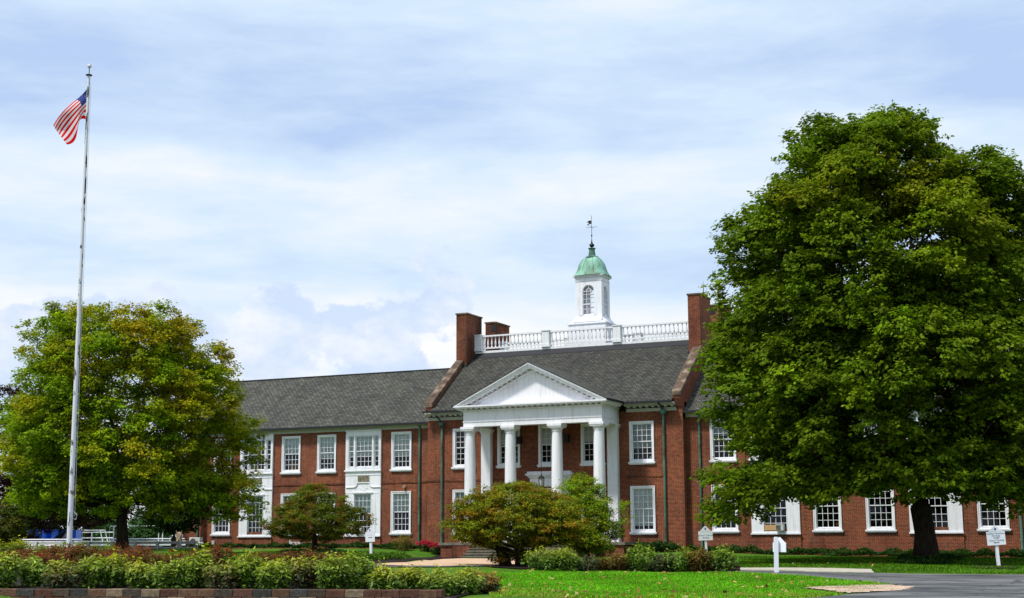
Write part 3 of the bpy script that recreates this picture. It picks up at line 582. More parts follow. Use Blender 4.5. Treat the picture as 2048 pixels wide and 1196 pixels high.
def arch_window(r, zs, mk):
    m = MB(); b = lambda u0, u1, z0, z1: mk(m, u0, u1, z0, z1)
    b(-r, -r+.035, 15.62, zs); b(r-.035, r, 15.62, zs); b(-r, r, 15.62, 15.68)
    for u in (-r/3, r/3): b(u-.013, u+.013, 15.68, zs)
    for k in range(1, 5): z = 15.68+(zs-15.68)*k/4.6; b(-r+.035, r-.035, z-(.03 if k == 2 else .013), z+(.03 if k == 2 else .013))
    b(-r+.035, r-.035, zs-.015, zs+.015)
    for R_, t in ((r*.97, .022), (r*.40, .018)):
        for i in range(12):
            a0, a1 = pi*i/12, pi*(i+1)/12; am = (a0+a1)/2
            b(R_*cos(am)-.055*r-.01, R_*cos(am)+.055*r+.01, zs+R_*sin(am)-t*1.4, zs+R_*sin(am)+t*1.4)
    b(-.013, .013, zs+r*.4, zs+r)
    return m
for y in (cy-HY+.03, cy+HY-.05):
    arch_window(.40, 17.13, lambda m, a, b, c, d: m.box(cx+a, cx+b, y, y+.025, c, d)).build('arched_window', 'white', cup)
for x in (cx-HX+.03, cx+HX-.05):
    arch_window(.30, 17.2, lambda m, a, b, c, d: m.box(x, x+.025, cy+a, cy+b, c, d)).build('arched_window', 'white', cup)
dm = [(1.02, 18.14), (1.10, 18.15), (1.06, 18.20), (.95, 18.33), (.86, 18.50), (.80, 18.70), (.74, 18.92), (.65, 19.10), (.52, 19.27), (.40, 19.36), (.36, 19.38)]
d = MB().lathe(cx, cy, dm, 40, 5, 1.02, .84)
dome = lathe_smooth(d.build('dome', 'verdigris', cup), 50)
rb = MB()
for k in range(8):
    a = 2*pi*(k+.5)/8 if k % 2 else 2*pi*k/8
    a = 2*pi*k/8+pi/8
    pts = []
    for r, z in dm[2:-1]:
        c_, s_ = cos(a), sin(a); q = (abs(c_)**5+abs(s_)**5)**(-.2); pts.append((cx+r*q*c_*1.02, cy+r*q*s_*.84, z+.005))
    rb.tube(pts, .014, 5)
rb.build('dome_seams', 'copper_pipe', dome)
lathe_smooth(MB().lathe(cx, cy, [(.42, 19.36), (.42, 19.42), (.30, 19.46), (.24, 19.5), (.20, 19.75), (.18, 19.92), (.24, 19.96), (.24, 20.0), (.16, 20.02)], 20).build('finial_neck', 'copper_pipe', cup))
fn = lathe_smooth(MB().lathe(cx, cy, [(.06, 20.02), (.05, 20.06), (.12, 20.10), (.17, 20.18), (.14, 20.26), (.06, 20.32), (.04, 20.45), (.02, 20.55), (.016, 20.75), (.05, 20.80), (.05, 20.84), (.016, 20.88), (.012, 22.1), (.003, 22.15)], 14).build('finial', 'dark', cup))
wv = MB().tube([(cx-.38, cy, 21.37), (cx+.38, cy, 21.37)], .011, 5).tube([(cx, cy-.35, 21.37), (cx, cy+.35, 21.37)], .011, 5)
wv.prism([(cx-.02, 21.80), (cx-.02, 21.60), (cx-.14, 21.58), (cx-.26, 21.50), (cx-.32, 21.53), (cx-.2, 21.62), (cx-.18, 21.68), (cx-.33, 21.70), (cx-.24, 21.78), (cx-.12, 21.82)], 'y', cy-.008, cy+.008)
wv.build('weathervane', 'dark', cup)
# ------------------------------------------------------------------ wings
EWY, EWZ = 75.55, 8.74; RY, RZ_ = 80.8, 12.64; WB = 2*RY-YW
def wing(x0, x1, singles, bays, pipes, endwall):
    hs = []; lft = x0 < -40
    for x, wd, ub, ubm, lb, lbm in singles:
        hs += [(x-wd/2+.06, x+wd/2-.06, UPZ+.06, UPZ+UPH-.05), (x-wd/2+.06, x+wd/2-.06, LOZ+.06+.05, LOZ+LOH-.05)]
        put_window(B, x, YW, UPZ, w=wd, h=UPH, cols=4, rows=3, blind=ub, bm=ubm); put_window(B, x, YW, LOZ+.05, w=wd, h=LOH-.05, cols=4, rows=3, blind=lb, bm=lbm)
    for a, b in [q_[:2] for q_ in bays]: hs.append((a+.1, b-.1, 2.3, 8.2))
    MB().holes(x0, x1, .3, 8.45, YW, YW+.3, hs).build('wing_wall', 'brick', B)
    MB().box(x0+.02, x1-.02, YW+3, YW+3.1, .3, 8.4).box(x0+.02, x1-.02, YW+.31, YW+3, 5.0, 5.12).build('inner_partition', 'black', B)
    # end gable
    xe0, xe1 = (x0, x0+.3) if lft else (x1-.3, x1)
    MB().prism([(YW+.3, .3), (WB, .3), (WB, 8.8), (RY, RZ_-.1), (YW+.3, 9.0)], 'x', xe0, xe1).build('gable_wall', 'brick', B)
    MB().box(x0+.02, x1-.02, WB-.3, WB, .3, 8.8).build('back_wall', 'brick', B)
    r = MB(); e0, e1 = (x0-.25, x1) if lft else (x0, x1+.25)
    slab(r, e0, e1, [(EWY, EWZ+.05), (EWY+.45, EWZ+.30), (RY, RZ_)], .08); slab(r, e0, e1, [(RY, RZ_), (2*RY-EWY, EWZ)], .08); r.build('wing_roof', 'roof', B)
    MB().box(e0, e1, RY-.09, RY+.09, RZ_-.03, RZ_+.04).build('ridge_cap', 'flash', B)
    MB().box(e0, e1, EWY-.1, EWY+.0, EWZ-.07, EWZ+.05).build('gutter', 'flash', B)
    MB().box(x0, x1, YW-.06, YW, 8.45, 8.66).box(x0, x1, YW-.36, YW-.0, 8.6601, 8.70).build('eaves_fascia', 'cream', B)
    s = MB(); edges = sorted([x0]+[v for bb in bays for v in (bb[0]-.02, bb[1]+.02)]+[x1])
    for i in range(0, len(edges), 2): s.box(edges[i]+.02, edges[i+1]-.02, YW-.03, YW, 5.15, 5.24)
    s.build('string_course', 'brick_dark', B)
    for bb in bays: bay(*bb)
    for p in pipes: downpipe(p, YW-.09, 8.62, head=False)
def bay(a, b, ub, ubm, lb, lbm):
    wd = b-a; f = lambda t: a+wd*t          # t in 0..1 across the panel
    y0 = YW-.10
    # upper openings: (0.10-.208), (.30-.724), (.82-.92); lower (.27-.71)
    up = [(f(.08), f(.23)), (f(.275), f(.75)), (f(.80), f(.94))]; lo = (f(.25), f(.74))
    hs = [(u0, u1, 6.12, 8.12) for u0, u1 in up]+[(lo[0], lo[1], 2.14, 4.58)]
    p = MB().holes(a, b, 2.05, 8.49, y0, y0+.1, hs)
    p.box(a-.03, b+.03, y0-.05, y0, 8.42, 8.49).box(a-.02, b+.02, y0-.03, y0, 8.16, 8.22)
    p.box(a-.06, b+.06, y0-.09, y0, 5.94, 6.02).box(a-.02, b+.02, y0-.025, y0, 5.70, 5.74).box(a-.04, b+.04, y0-.07, y0, 1.97, 2.05)
    for u0, u1 in ((f(.0), f(.07)), (f(.235), f(.27)), (f(.755), f(.79)), (f(.945), f(1))): p.box(u0, u1, y0-.03, y0, 6.02, 8.16)
    # scroll moulding round the plaque
    zc, zt = 4.97, 5.26
    for sg in (-1, 1):
        xs = f(.52)+sg*wd*.17; xe = f(.52)+sg*wd*.5; pts = [(xe, y0-.03, zc)]
        for i in range(9):
            t = i/8; pts.append((xs+sg*wd*.10*(1-t)**2+sg*wd*.02*(1-t), y0-.03, zc+(zt-zc)*(t**1.9)))
        p.tube(pts, .035, 5)
    p.box(f(.35), f(.69), y0-.05, y0, 5.22, 5.28)
    v = [(f(.40), 4.93), (f(.52), 4.72), (f(.64), 4.93), (f(.60), 4.93), (f(.52), 4.80), (f(.44), 4.93)]
    p.prism([v[0], v[1], v[4], v[5]], 'y', y0-.015, y0); p.prism([v[1], v[2], v[3], v[4]], 'y', y0-.015, y0)
    p.box(f(.05), f(.24), y0-.015, y0, 4.60, 4.64).box(f(.76), f(.95), y0-.015, y0, 4.60, 4.64).box(f(.22), f(.78), y0-.06, y0, 4.60, 4.68)
    for t in (.10, .86): p.box(f(t)-.012, f(t)+.012, y0-.012, y0, 2.2, 4.6)
    pn = p.build('bay_panel', 'white', B)
    MB().box(f(.36), f(.68), y0-.04, y0, 5.28, 5.68).build('relief_plaque', 'plaque', pn)
    for (u0, u1), c in zip(up, (1, 4, 1)):
        put_window(B, (u0+u1)/2, y0+.03, 6.10, w=u1-u0+.04, h=2.04, cols=c, rows=3, blind=ub, bm=ubm, casing=.03, sill=False)
    put_window(B, (lo[0]+lo[1])/2, y0+.03, 2.02, w=lo[1]-lo[0]+.04, h=2.58, cols=4, rows=3, blind=lb, bm=lbm, casing=.04, sill=False)
    MB().box(a-.02, b+.02, YW-.08, YW, .4, 1.97).build('bay_base', 'brick', B)
def downpipe(x, y, zt, head=True, zb=None):
    zb = G(x, y-.3)-.1 if zb is None else zb
    m = MB().tube([(x, y, zb), (x, y, zt)], .065, 8)
    for z in np.arange(zb+.9, zt-.3, 1.9): m.tube([(x, y, z), (x, y, z+.09)], .085, 8)
    o = m.build('downpipe', 'copper_pipe', B, smooth=False)
    if head:
        MB().lathe(x, y-.03, [(.07, zt-.02), (.10, zt), (.17, zt+.10), (.17, zt+.24), (.13, zt+.27)], 8, 4).build('rainwater_head', 'copper_pipe', o)
        MB().tube([(x, y-.02, zt+.2), (x-.03, y-.25, zt+.42), (x-.14, EY-.02, zt+.62)], .045, 6).build('gooseneck', 'flash', o)
downpipe(-40.06, YF-.11, 8.42); downpipe(-26.1, YF-.11, 8.62)
NB = 0.0
wing(-59.15, XL, [(-43.16, 1.36, .64, 'blind', .5, 'blind'), (-48.52, 1.34, .64, 'blind', .3, 'blind'), (-51.17, 1.36, .5, 'blind', .35, 'blind_grey'), (-56.44, 1.38, .3, 'blind', 0, 'blind')],
     [(-47.08, -44.57, .66, 'blind', .5, 'blind'), (-55.02, -52.52, 0, 'blind', .25, 'blind_grey')], [-41.87], True)
wing(XR, -6.4, [(-22.87, 1.42, .4, 'blind_grey', 0, 'blind'), (-17.28, 1.46, .5, 'blind_grey', .2, 'blind_grey'), (-14.51, 1.44, .5, 'blind', .0, 'blind'), (-8.90, 1.47, .5, 'blind', .28, 'blind_grey')],
     [(-21.39, -18.74, .4, 'blind', .2, 'blind_grey'), (-13.03, -10.39, .5, 'blind', 0, 'blind')], [-24.2, -7.6], False)
MB().box(-59.15, -57.75, YW-.42, YW, .3, 8.4).build('end_pier', 'brick', B); downpipe(-57.95, YW-.5, 8.5, head=False)
for x0, x1, z0, z1, mk in ((-51.42, -50.92, 6.15, 6.62, 'orange'), (-46.78, -46.6, 6.15, 6.42, 'teal'), (-45.62, -45.5, 6.16, 6.3, 'teal'), (-48.9, -48.75, 6.16, 6.32, 'blind_white'), (-27.1, -26.9, 6.16, 6.34, 'blind_white'), (-36.1, -35.95, 6.2, 6.75, 'blind'), (-16.9, -16.6, 2.3, 2.6, 'orange')):
    MB().lathe((x0+x1)/2, YW+.32 if not -41 < x0 < -25 else YF+.32, [((x1-x0)*.5, z0), ((x1-x0)*.5, z1-.05), ((x1-x0)*.42, z1)], 4, 0, 1.2, .5).build('window_display', mk, B)
vent = MB().tube([(-42.9, YW-.02, 4.95), (-42.9, YW-.22, 4.93)], .09, 8).build('wall_vent', 'tan', B)
for k in list(PROTO):
    for o in [PROTO[k]]+list(PROTO[k].children): bpy.data.objects.remove(o, do_unlink=True)
# the lantern hangs from the porch ceiling
ln = empty('hanging_lantern', (XC, 74.2, 4.70), 'black iron and glass lantern hanging on a long rod before the entrance', 'lantern')
MB().lathe(XC, 74.2, [(.17, 4.70), (.17, 4.76), (.14, 4.76)], 4).lathe(XC, 74.2, [(.19, 5.17), (.19, 5.20), (.12, 5.28), (.04, 5.33), (.03, 5.42)], 8).build('lantern_frame', 'dark', ln)
fr = MB()
for k in range(6): a = pi/3*k; fr.tube([(XC+.15*cos(a), 74.2+.15*sin(a), 4.75), (XC+.17*cos(a), 74.2+.17*sin(a), 5.18)], .014, 5)
fr.build('bars', 'dark', ln); MB().lathe(XC, 74.2, [(.13, 4.76), (.15, 5.17)], 6).build('lantern_glass', 'lens', ln); MB().tube([(XC, 74.2, 5.4), (XC, 74.2, 8.56)], .014, 6).build('hanging_rod', 'dark', ln)
# ------------------------------------------------------------------ ground
def gp(px, py):                                # point of the ground seen at a photo pixel
    d = ray(px, py); h = d@HD; lo, hi = 12., 92.
    best = hi
    Ds = np.linspace(lo, hi, 161); P = CAM+d*(Ds[:, None]/h); df = P[:, 2]-gz(P[:, 0], P[:, 1]); k = np.where(df < 0)[0]
    if len(k): best = Ds[k[0]]
    p = CAM+d*(best/h); return (p[0], p[1])
def axis(lo, hi, a, b, st):
    out = list(np.arange(a, b+.01, st)); s_ = st; v = a
    while v > lo: s_ *= 1.35; v -= s_; out.append(max(v, lo))
    s_ = st; v = b
    while v < hi: s_ *= 1.35; v += s_; out.append(min(v, hi))
    return np.array(sorted(set(out)))
gx, gy = axis(-2500, 2500, -80, 6, .6), axis(-600, 3000, 14, 84, .6)
XX, YY = np.meshgrid(gx, gy); ZZ = gz(XX.ravel(), YY.ravel())
nx, ny = len(gx), len(gy); me = bpy.data.meshes.new('ground')
vv = np.stack([XX.ravel(), YY.ravel(), ZZ], 1); ii = (np.arange(ny-1)[:, None]*nx+np.arange(nx-1)).ravel()
me.from_pydata(vv.tolist(), [], np.stack([ii, ii+1, ii+nx+1, ii+nx], 1).tolist()); me.materials.append(M['grass'])
me.polygons.foreach_set('use_smooth', [True]*len(me.polygons)); gro = bpy.data.objects.new('ground', me); COL.objects.link(gro); tag(gro, kind='structure')
import bmesh
def drape(name, poly, m, off=.02, thick=0.0, kind='structure', step=1.0):
    bm = bmesh.new(); vs = [bm.verts.new((x, y, 0)) for x, y in poly]; bm.faces.new(vs)
    bmesh.ops.triangulate(bm, faces=bm.faces[:])
    for _ in range(9):
        es = [e for e in bm.edges if e.calc_length() > step]
        if not es: break
        bmesh.ops.subdivide_edges(bm, edges=es, cuts=1); bmesh.ops.triangulate(bm, faces=bm.faces[:])
    co = np.array([v.co[:] for v in bm.verts]); z = gz(co[:, 0], co[:, 1])+off
    for v, q in zip(bm.verts, z): v.co.z = q
    bmesh.ops.recalc_face_normals(bm, faces=bm.faces[:])
    if sum(f.normal.z for f in bm.faces) < 0: bmesh.ops.reverse_faces(bm, faces=bm.faces[:])
    if thick:
        ed = [e for e in bm.edges if e.is_boundary]; r = bmesh.ops.extrude_edge_only(bm, edges=ed)
        for g in r['geom']:
            if isinstance(g, bmesh.types.BMVert): g.co.z -= thick
    me = bpy.data.meshes.new(name); bm.to_mesh(me); bm.free(); me.materials.append(M[m]); o = bpy.data.objects.new(name, me); COL.objects.link(o)
    if kind: tag(o, kind=kind)
    return o
def ragged(poly, amp=.12, step=.5, seed=1):
    rg = np.random.default_rng(seed); out = []
    for i in range(len(poly)):
        a = np.array(poly[i], float); b = np.array(poly[(i+1) % len(poly)], float); L = np.linalg.norm(b-a); k = max(1, min(60, int(L/step))); n_ = np.array([-(b-a)[1], (b-a)[0]])/(L+1e-9)
        for j in range(k):
            t = j/k; w_ = rg.normal()*amp*.5+amp*sin(t*L*1.7+i)*.6; out.append(tuple(a+(b-a)*t+n_*w_*(1 if j else 0)))
    return out
P_ = lambda *pts: [gp(*p) for p in pts]
drape('road', P_((1478, 1142), (1600, 1143.8), (1745, 1147.2), (1820, 1149), (2048, 1150.5), (2250, 1152))+[(6, 40), (6, 14), (-9, 14)]+P_((1440, 1215), (1590, 1199), (1700, 1191), (1790, 1184), (1822, 1178), (1800, 1172), (1740, 1166), (1640, 1158), (1560, 1150.5), (1478, 1147.5)), 'asphalt', .022)
drape('bounce_asphalt', [(-60, -40), (40, -40), (40, 14), (-9, 14), (-13, 18), (-60, 6)], 'asphalt', .03, step=3)  # unseen asphalt around and behind the camera, added to cut the lawn's green bounce
VG = P_((1590, 1178), (1650, 1175.5), (1700, 1174.5), (1740, 1171.5), (1788, 1171.5), (1822, 1177.5), (1795, 1183), (1740, 1186), (1700, 1189.5), (1660, 1185), (1630, 1181))
m = mat('verge_grit', rough=.95, spec=.1); t = NT(m); t.col(t.mix(1.0, t.ramp(t.noise(.7, 6, .7, scale=(1, 2, 1)), (.34, (.20, .18, .16)), (.44, (.50, .37, .27)), (.66, (.68, .49, .36))), t.ramp(t.noise(22, 3, .7), (.3, (.6, .6, .6)), (.7, (1.2, 1.2, 1.2))), 'MULTIPLY')); M['grit'] = m
drape('sandy_verge', ragged(VG, .22, .25, 3), 'grit', .03)
drape('sidewalk', P_((1468, 1138.2), (1600, 1139.5), (1743, 1142.6), (1748, 1146.8), (1600, 1143.4), (1468, 1141.8)), 'concrete', .045, .06)
drape('footpath', P_((748, 1131), (800, 1126), (840, 1122), (885, 1119), (925, 1117.2), (1040, 1118), (1040, 1131), (900, 1133), (820, 1133.5)), 'sand', .025)
drape('drive', P_((730, 1131.5), (820, 1133.7), (900, 1133.2), (1040, 1131.2), (1040, 1133.5), (900, 1135.8), (820, 1136.2), (715, 1134.5)), 'asphalt', .03)
drape('mulch_bed', P_((975, 1134.5), (1000, 1130.5), (1060, 1130), (1130, 1134), (1110, 1139), (1040, 1140), (985, 1137.5)), 'mulch', .035)
drape('mulch_bed', P_((1930, 1136), (1960, 1130), (2010, 1130), (2048, 1136), (2030, 1141), (1960, 1139.5)), 'mulch', .035)
drape('mulch_bed', P_((745, 1122), (800, 1117), (880, 1111), (925, 1113), (925, 1116.5), (880, 1118.5), (800, 1125.5), (745, 1130.5)), 'mulch', .03)
drape('mulch_bed', P_((1060, 1138), (1150, 1139.5), (1300, 1144), (1465, 1145), (1465, 1138), (1300, 1130), (1150, 1128), (1060, 1128)), 'mulch', .03)
drape('soil_bed', [tuple(onground(p, D)[:2]) for p, D in ((-60, 29.3), (300, 28.6), (600, 28.0), (890, 27.4), (985, 29.5), (1000, 31.5), (940, 33), (760, 35), (740, 45), (560, 46), (420, 46), (330, 45.5), (250, 49), (-60, 50))], 'mulch', .03)
drape('tan_yard', [(-160, 60), (-62, 64), (-60.5, 75), (-60.5, 92), (-80, 150), (-200, 150)], 'sand', .05, step=4)
# ------------------------------------------------------------------ trees
def make_tree(name, label, base, prof, trunk_r, fork, leader, ncl, rc, flat, spr, lps, lsize, colfn, group=None, cat='tree', lean=(0, 0), lumps=.13, seed=1, squash=1.0, umin=.35, spread=.13, leafmat='leaf', stems=1, mind=.75, twig=.012, extra=(), lobes=0, lr=(1, 2), void=None):
    rg = np.random.default_rng(seed); base = np.array(base, float); root = empty(name, base, label, cat, group)
    ph = [x[0] for x in prof]; pr = [x[1] for x in prof]; f1 = rg.uniform(0, 6.28, 5)
    def rad(h, a): return np.interp(h, ph, pr, 0, 0)*(1+lumps*np.sin(3*a+f1[0]+h*.5)+lumps*.8*np.sin(5*a+f1[1]-h*.9)+lumps*.7*np.sin(2*a+f1[2]+h*1.3))
    C = []; tries = 0; hm = max(pr); LB = []
    while len(LB) < lobes and tries < lobes*400:
        tries += 1; h = rg.uniform(ph[0]+lr[0]*.4, ph[-1]-lr[0]*.7); R = np.interp(h, ph, pr); Rl = rg.uniform(*lr)
        if rg.random() > (R/hm)**1.1: continue
        a = rg.uniform(0, 2*pi); r = max(rad(h, a)-Rl, .1)*(1-.45*rg.random()**2.2)
        p = RT*(r*cos(a))+HD*(r*sin(a)*squash)+np.array([lean[0], lean[1], 0])*(h/ph[-1])+np.array([0, 0, h])
        if void is not None and rg.random() < void(p@RT, p[2]): continue
        if LB and min(np.sqrt(((q_-p)**2).sum())/(q2+Rl) for q_, q2 in LB) < .36: continue
        LB.append((p, Rl))
    tries = 0; per = int(ncl/max(len(LB), 1)); ls = sum(q2**2 for _, q2 in LB)
    for p0, Rl in LB:
        for _ in range(int(ncl*Rl**2/ls)):
            for _t in range(30):
                d_ = rg.normal(size=3); d_ /= np.linalg.norm(d_)
                if d_[2] < -.45: d_[2] *= -1
                p = p0+d_*np.array([1, 1, .92])*(Rl-rc[0]*.6)*rg.uniform(.75, 1.0)
                if not C or min(((q-p)**2).sum() for q in C[-40:]) > (mind*rc[0])**2: break
            C.append(p)
    if lobes: ncl = 0
    while len(C) < ncl and tries < ncl*60:
        tries += 1; h = rg.uniform(ph[0], ph[-1]); R = np.interp(h, ph, pr)
        if rg.random() > (R/hm)**1.1: continue
        a = rg.uniform(0, 2*pi); u = umin+(1-umin)*rg.random()**.55; r = max(rad(h, a)-rc[0]*.6, .05)*u
        p = np.array([r*cos(a)*RT[0]-r*sin(a)*squash*HD[0]*-1, r*cos(a)*RT[1]+r*sin(a)*squash*HD[1], h])
        k = (h-ph[0])/(ph[-1]-ph[0]); p[0] += lean[0]*k; p[1] += lean[1]*k
        if C and min(((q-p)**2).sum() for q in C) < (mind*rc[0])**2: continue
        C.append(p)
    C = np.array(C+[RT*a_+HD*b_+np.array([0, 0, c_]) for a_, b_, c_ in extra]); rcs = rg.uniform(rc[0], rc[1], len(C))
    # --- limbs
    nodes = []; par = []
    for s_ in range(stems):
        a = 2*pi*s_/stems+.4; off = np.array([cos(a), sin(a), 0])*(0 if stems == 1 else trunk_r*1.2); k0 = len(nodes)
        hh = np.arange(0, leader, max(.35, leader/14))
        for i, h in enumerate(hh):
            t = h/leader; nodes.append(off*(1+ (0 if stems == 1 else 4.5*t))+np.array([lean[0]*t*.6+.10*trunk_r*sin(i*1.3)*2, lean[1]*t*.6+.1*trunk_r*cos(i*1.7)*2, h])); par.append(k0+i-1 if i else -1)
    order = np.argsort(((C-np.array([0, 0, fork]))**2).sum(1)); tips = []
    for ci in order:
        p = C[ci]; Nn = np.array(nodes); dv = p-Nn; d = np.sqrt((dv**2).sum(1)); hd = np.sqrt((dv[:, :2]**2).sum(1))
        cost = d+3.0*np.maximum(0, Nn[:, 2]-(p[2]-.30*hd))+np.where(Nn[:, 2] < fork, 8+(fork-Nn[:, 2])*4, 0); j = int(np.argmin(cost))
        q = Nn[j]; m = max(1, int(d[j]/.8)); prev = j
        side = rg.normal(size=3)*.05*d[j]; side[2] = -.07*d[j] if p[2] > q[2]+.2 else .10*d[j]
        for k in range(1, m+1):
            t = k/m; nodes.append(q+(p-q)*t+side*sin(pi*t)+rg.normal(size=3)*.03); par.append(prev); prev = len(nodes)-1
        tips.append(prev)
    cnt = np.zeros(len(nodes))
    for t in tips: cnt[t] += 1
    for i in range(len(nodes)-1, -1, -1):
        if par[i] >= 0: cnt[par[i]] += cnt[i]
    tot = cnt.max(); R_ = np.maximum(trunk_r*.92*(cnt/tot)**.47, twig)
    tb = MB(); kids = {}
    for i, p_ in enumerate(par): kids.setdefault(p_, []).append(i)
    stack = [(c, None) for c in kids.get(-1, [])]
    while stack:
        i, pi_ = stack.pop(); pts = [] if pi_ is None else [nodes[pi_]]; rr = [] if pi_ is None else [min(R_[pi_], R_[i]*1.25)]
        while True:
            pts.append(nodes[i]); fl = 1.0
            if nodes[i][2] < 1.2: fl = 1+.45*max(0, 1-nodes[i][2]/.9)**2 if stems == 1 else 1
            rr.append(R_[i]*fl); ks = kids.get(i, [])
            if not ks: break
            ks = sorted(ks, key=lambda c: -cnt[c]); 
            for c in ks[1:]: stack.append((c, i))
            i = ks[0]
        if len(pts) > 1: tb.tube([base+q for q in pts], rr, 9 if max(rr) > .12 else 5)
    tr = tb.build('trunk', 'bark', root, smooth=True)
    for v in tr.data.vertices:
        if v.co.z < .25: v.co.z -= .3
    # --- leaves in sprays round each limb end
    n = len(C)*spr; ci = np.repeat(np.arange(len(C)), spr); d = rg.normal(size=(n, 3)); d = unit(d); d[:, 2] = np.where(d[:, 2] < -.3, -d[:, 2], d[:, 2])
    sc = C[ci]+d*np.stack([rcs[ci], rcs[ci], rcs[ci]*flat], 1)*rg.uniform(.45, 1.05, (n, 1)); sc[:, 2] -= .10*rcs[ci]*(d[:, 0]**2+d[:, 1]**2)
    li = np.repeat(np.arange(n), lps); L_ = len(li); P = sc[li]+rg.normal(size=(L_, 3))*np.array([spread, spread, spread*.55])
    Nn = unit(np.array([0, 0, .75])+.55*d[li]+rg.normal(size=(L_, 3))*.42)
    out = unit(C*np.array([1, 1, 0])+1e-3)[ci[li]]
    colr = colfn(P, ci[li], rg, C)
    leaves('crown', base+P, Nn, lsize*rg.uniform(.65, 1.25, L_), colr, leafmat, root, dirs=out*.6+d[li]*.5)
    return root
def fol(cols, clw=.22, yel=None, yc=(.26, .19, .012)):
    cols = np.array(cols)
    def f(P, ci, rg, C):
        n = len(P); k = rg.integers(0, len(cols), len(C)); t = np.exp(rg.normal(size=len(C))*clw)
        c = cols[k][ci]*t[ci][:, None]; c2 = cols[rg.integers(0, len(cols), n)]; c = c*.6+c2*.4
        c = c*np.exp(rg.normal(size=(n, 1))*.2)
        if yel is not None:
            y = np.clip(yel(P, C[ci], rg), 0, 1)[:, None]*rg.uniform(.5, 1, (n, 1)); c = c*(1-y)+np.array(yc)*y*np.exp(rg.normal(size=(n, 1))*.2)
        return c
    return f
def cn(C, a, b, s=1.0):   # cheap smooth noise on positions
    return np.sin(C[:, 0]*s+a)*np.cos(C[:, 1]*s*1.2+b)+.6*np.sin(C[:, 2]*s*1.4+a*2+C[:, 0]*s*.6)
def lateral(C): return C@RT
b = onground(1850, 60)
rg_ = np.random.default_rng(77)
ex = [(rg_.uniform(-9.0, -7.2), rg_.uniform(-3, 1.5), rg_.uniform(1.5, 3.6)) for _ in range(18)]+[(rg_.uniform(-7, -4.4), rg_.uniform(-4.5, -1), rg_.uniform(2.2, 3.2)) for _ in range(14)]+[(rg_.uniform(2.2, 3.6), -4, rg_.uniform(1.9, 2.8)) for _ in range(5)]+[(rg_.uniform(-8, 8.5), rg_.uniform(-6, 5), rg_.uniform(2.7, 3.6)) for _ in range(95)]+[(rg_.uniform(2.8, 5.6), rg_.uniform(-3, 2.5), rg_.uniform(11.5, 15.2)) for _ in range(60)]
make_tree('maple_tree', 'huge dense dark green maple tree with a thick trunk shading the right wing', (b[0], b[1], b[2]),
          [(2.0, 5), (2.6, 7.5), (3.9, 8.4), (5.6, 8.9), (8.7, 8.8), (10, 7.9), (11.8, 7.5), (13.4, 7.4), (15.3, 6.6), (16.3, 4.8), (17.4, 4.0), (18.2, 3.6), (18.8, 1.8)], .47, 3.2, 15, 2300, (.6, .95), .85, 15, 15, .20,
          fol([(.058, .122, .003), (.092, .175, .004), (.155, .24, .006), (.070, .14, .004)], .25, lambda P, C, rg: .15+.6*(C[:, 2] > 11)*np.clip(cn(C, 1, 2, .6), 0, 1)+.35*np.clip(cn(C, 3, 1, .5)-.7, 0, 1), (.27, .25, .006)),
          group=None, seed=11, squash=.92, umin=.45, lumps=.03, mind=.6, extra=ex, lobes=165, lr=(1.4, 2.5), lean=(-1.63, -.765), void=lambda a, h: .8*math.exp(-((a+1.2)/1.1)**2-((h-13.2)/1.3)**2)+.6*math.exp(-((a+4.4)/1.2)**2-((h-11)/1.2)**2)+.5*math.exp(-((a-3)/1.3)**2-((h-12)/1)**2))
b = onground(243, 66)
ex = [(rg_.uniform(3.6, 6.3), rg_.uniform(-2, 1), rg_.uniform(1.3, 3.4)) for _ in range(48)]+[(rg_.uniform(-5.2, -3.4), rg_.uniform(-2, 1), rg_.uniform(1.9, 3.0)) for _ in range(10)]
make_tree('maple_tree', 'round maple tree turning yellow and orange on its right side behind the flagpole', (b[0], b[1], b[2]),
          [(1.4, 3.0), (1.9, 5.2), (2.6, 5.9), (5, 6.0), (6.8, 5.8), (8.0, 5.4), (9.2, 4.6), (10.2, 3.7), (11.0, 2.0)], .27, 1.9, 8.5, 2100, (.36, .58), .8, 11, 11, .145,
          fol([(.115, .205, .003), (.175, .28, .005), (.26, .33, .006)], .22, lambda P, C, rg: .16+.045*(lateral(C)+1.3*(C[:, 2]-6))+.45*cn(C, .5, 2, 1.7), (.42, .27, .008)),
          seed=23, umin=.55, lumps=.07, lean=(-.25, -.1), spread=.11, mind=.6, extra=ex, lobes=230, lr=(.9, 1.45), void=lambda a, h: .80*math.exp(-((a+1.3)/1.5)**2-((h-6.0)/1.25)**2)+.6*math.exp(-((a-.6)/.8)**2-((h-4.6)/1.0)**2))
b = onground(628, 75)
OL = [(.085, .12, .008), (.13, .15, .010), (.20, .10, .010), (.08, .13, .008), (.11, .15, .008)]
make_tree('hawthorn_tree', 'small flat-topped hawthorn tree with rusty olive leaves before the left wing', (b[0], b[1], b[2]),
          [(.55, 1.2), (.9, 2.5), (1.5, 2.75), (2.1, 2.3), (2.7, 1.6), (3.2, .9), (3.5, .3)], .14, .75, 2.4, 360, (.26, .5), .5, 11, 12, .095,
          fol(OL, .25), seed=5, umin=.35, lumps=.2, spread=.075, lean=(.2, 0), mind=.6)
b = onground(1033, 54)
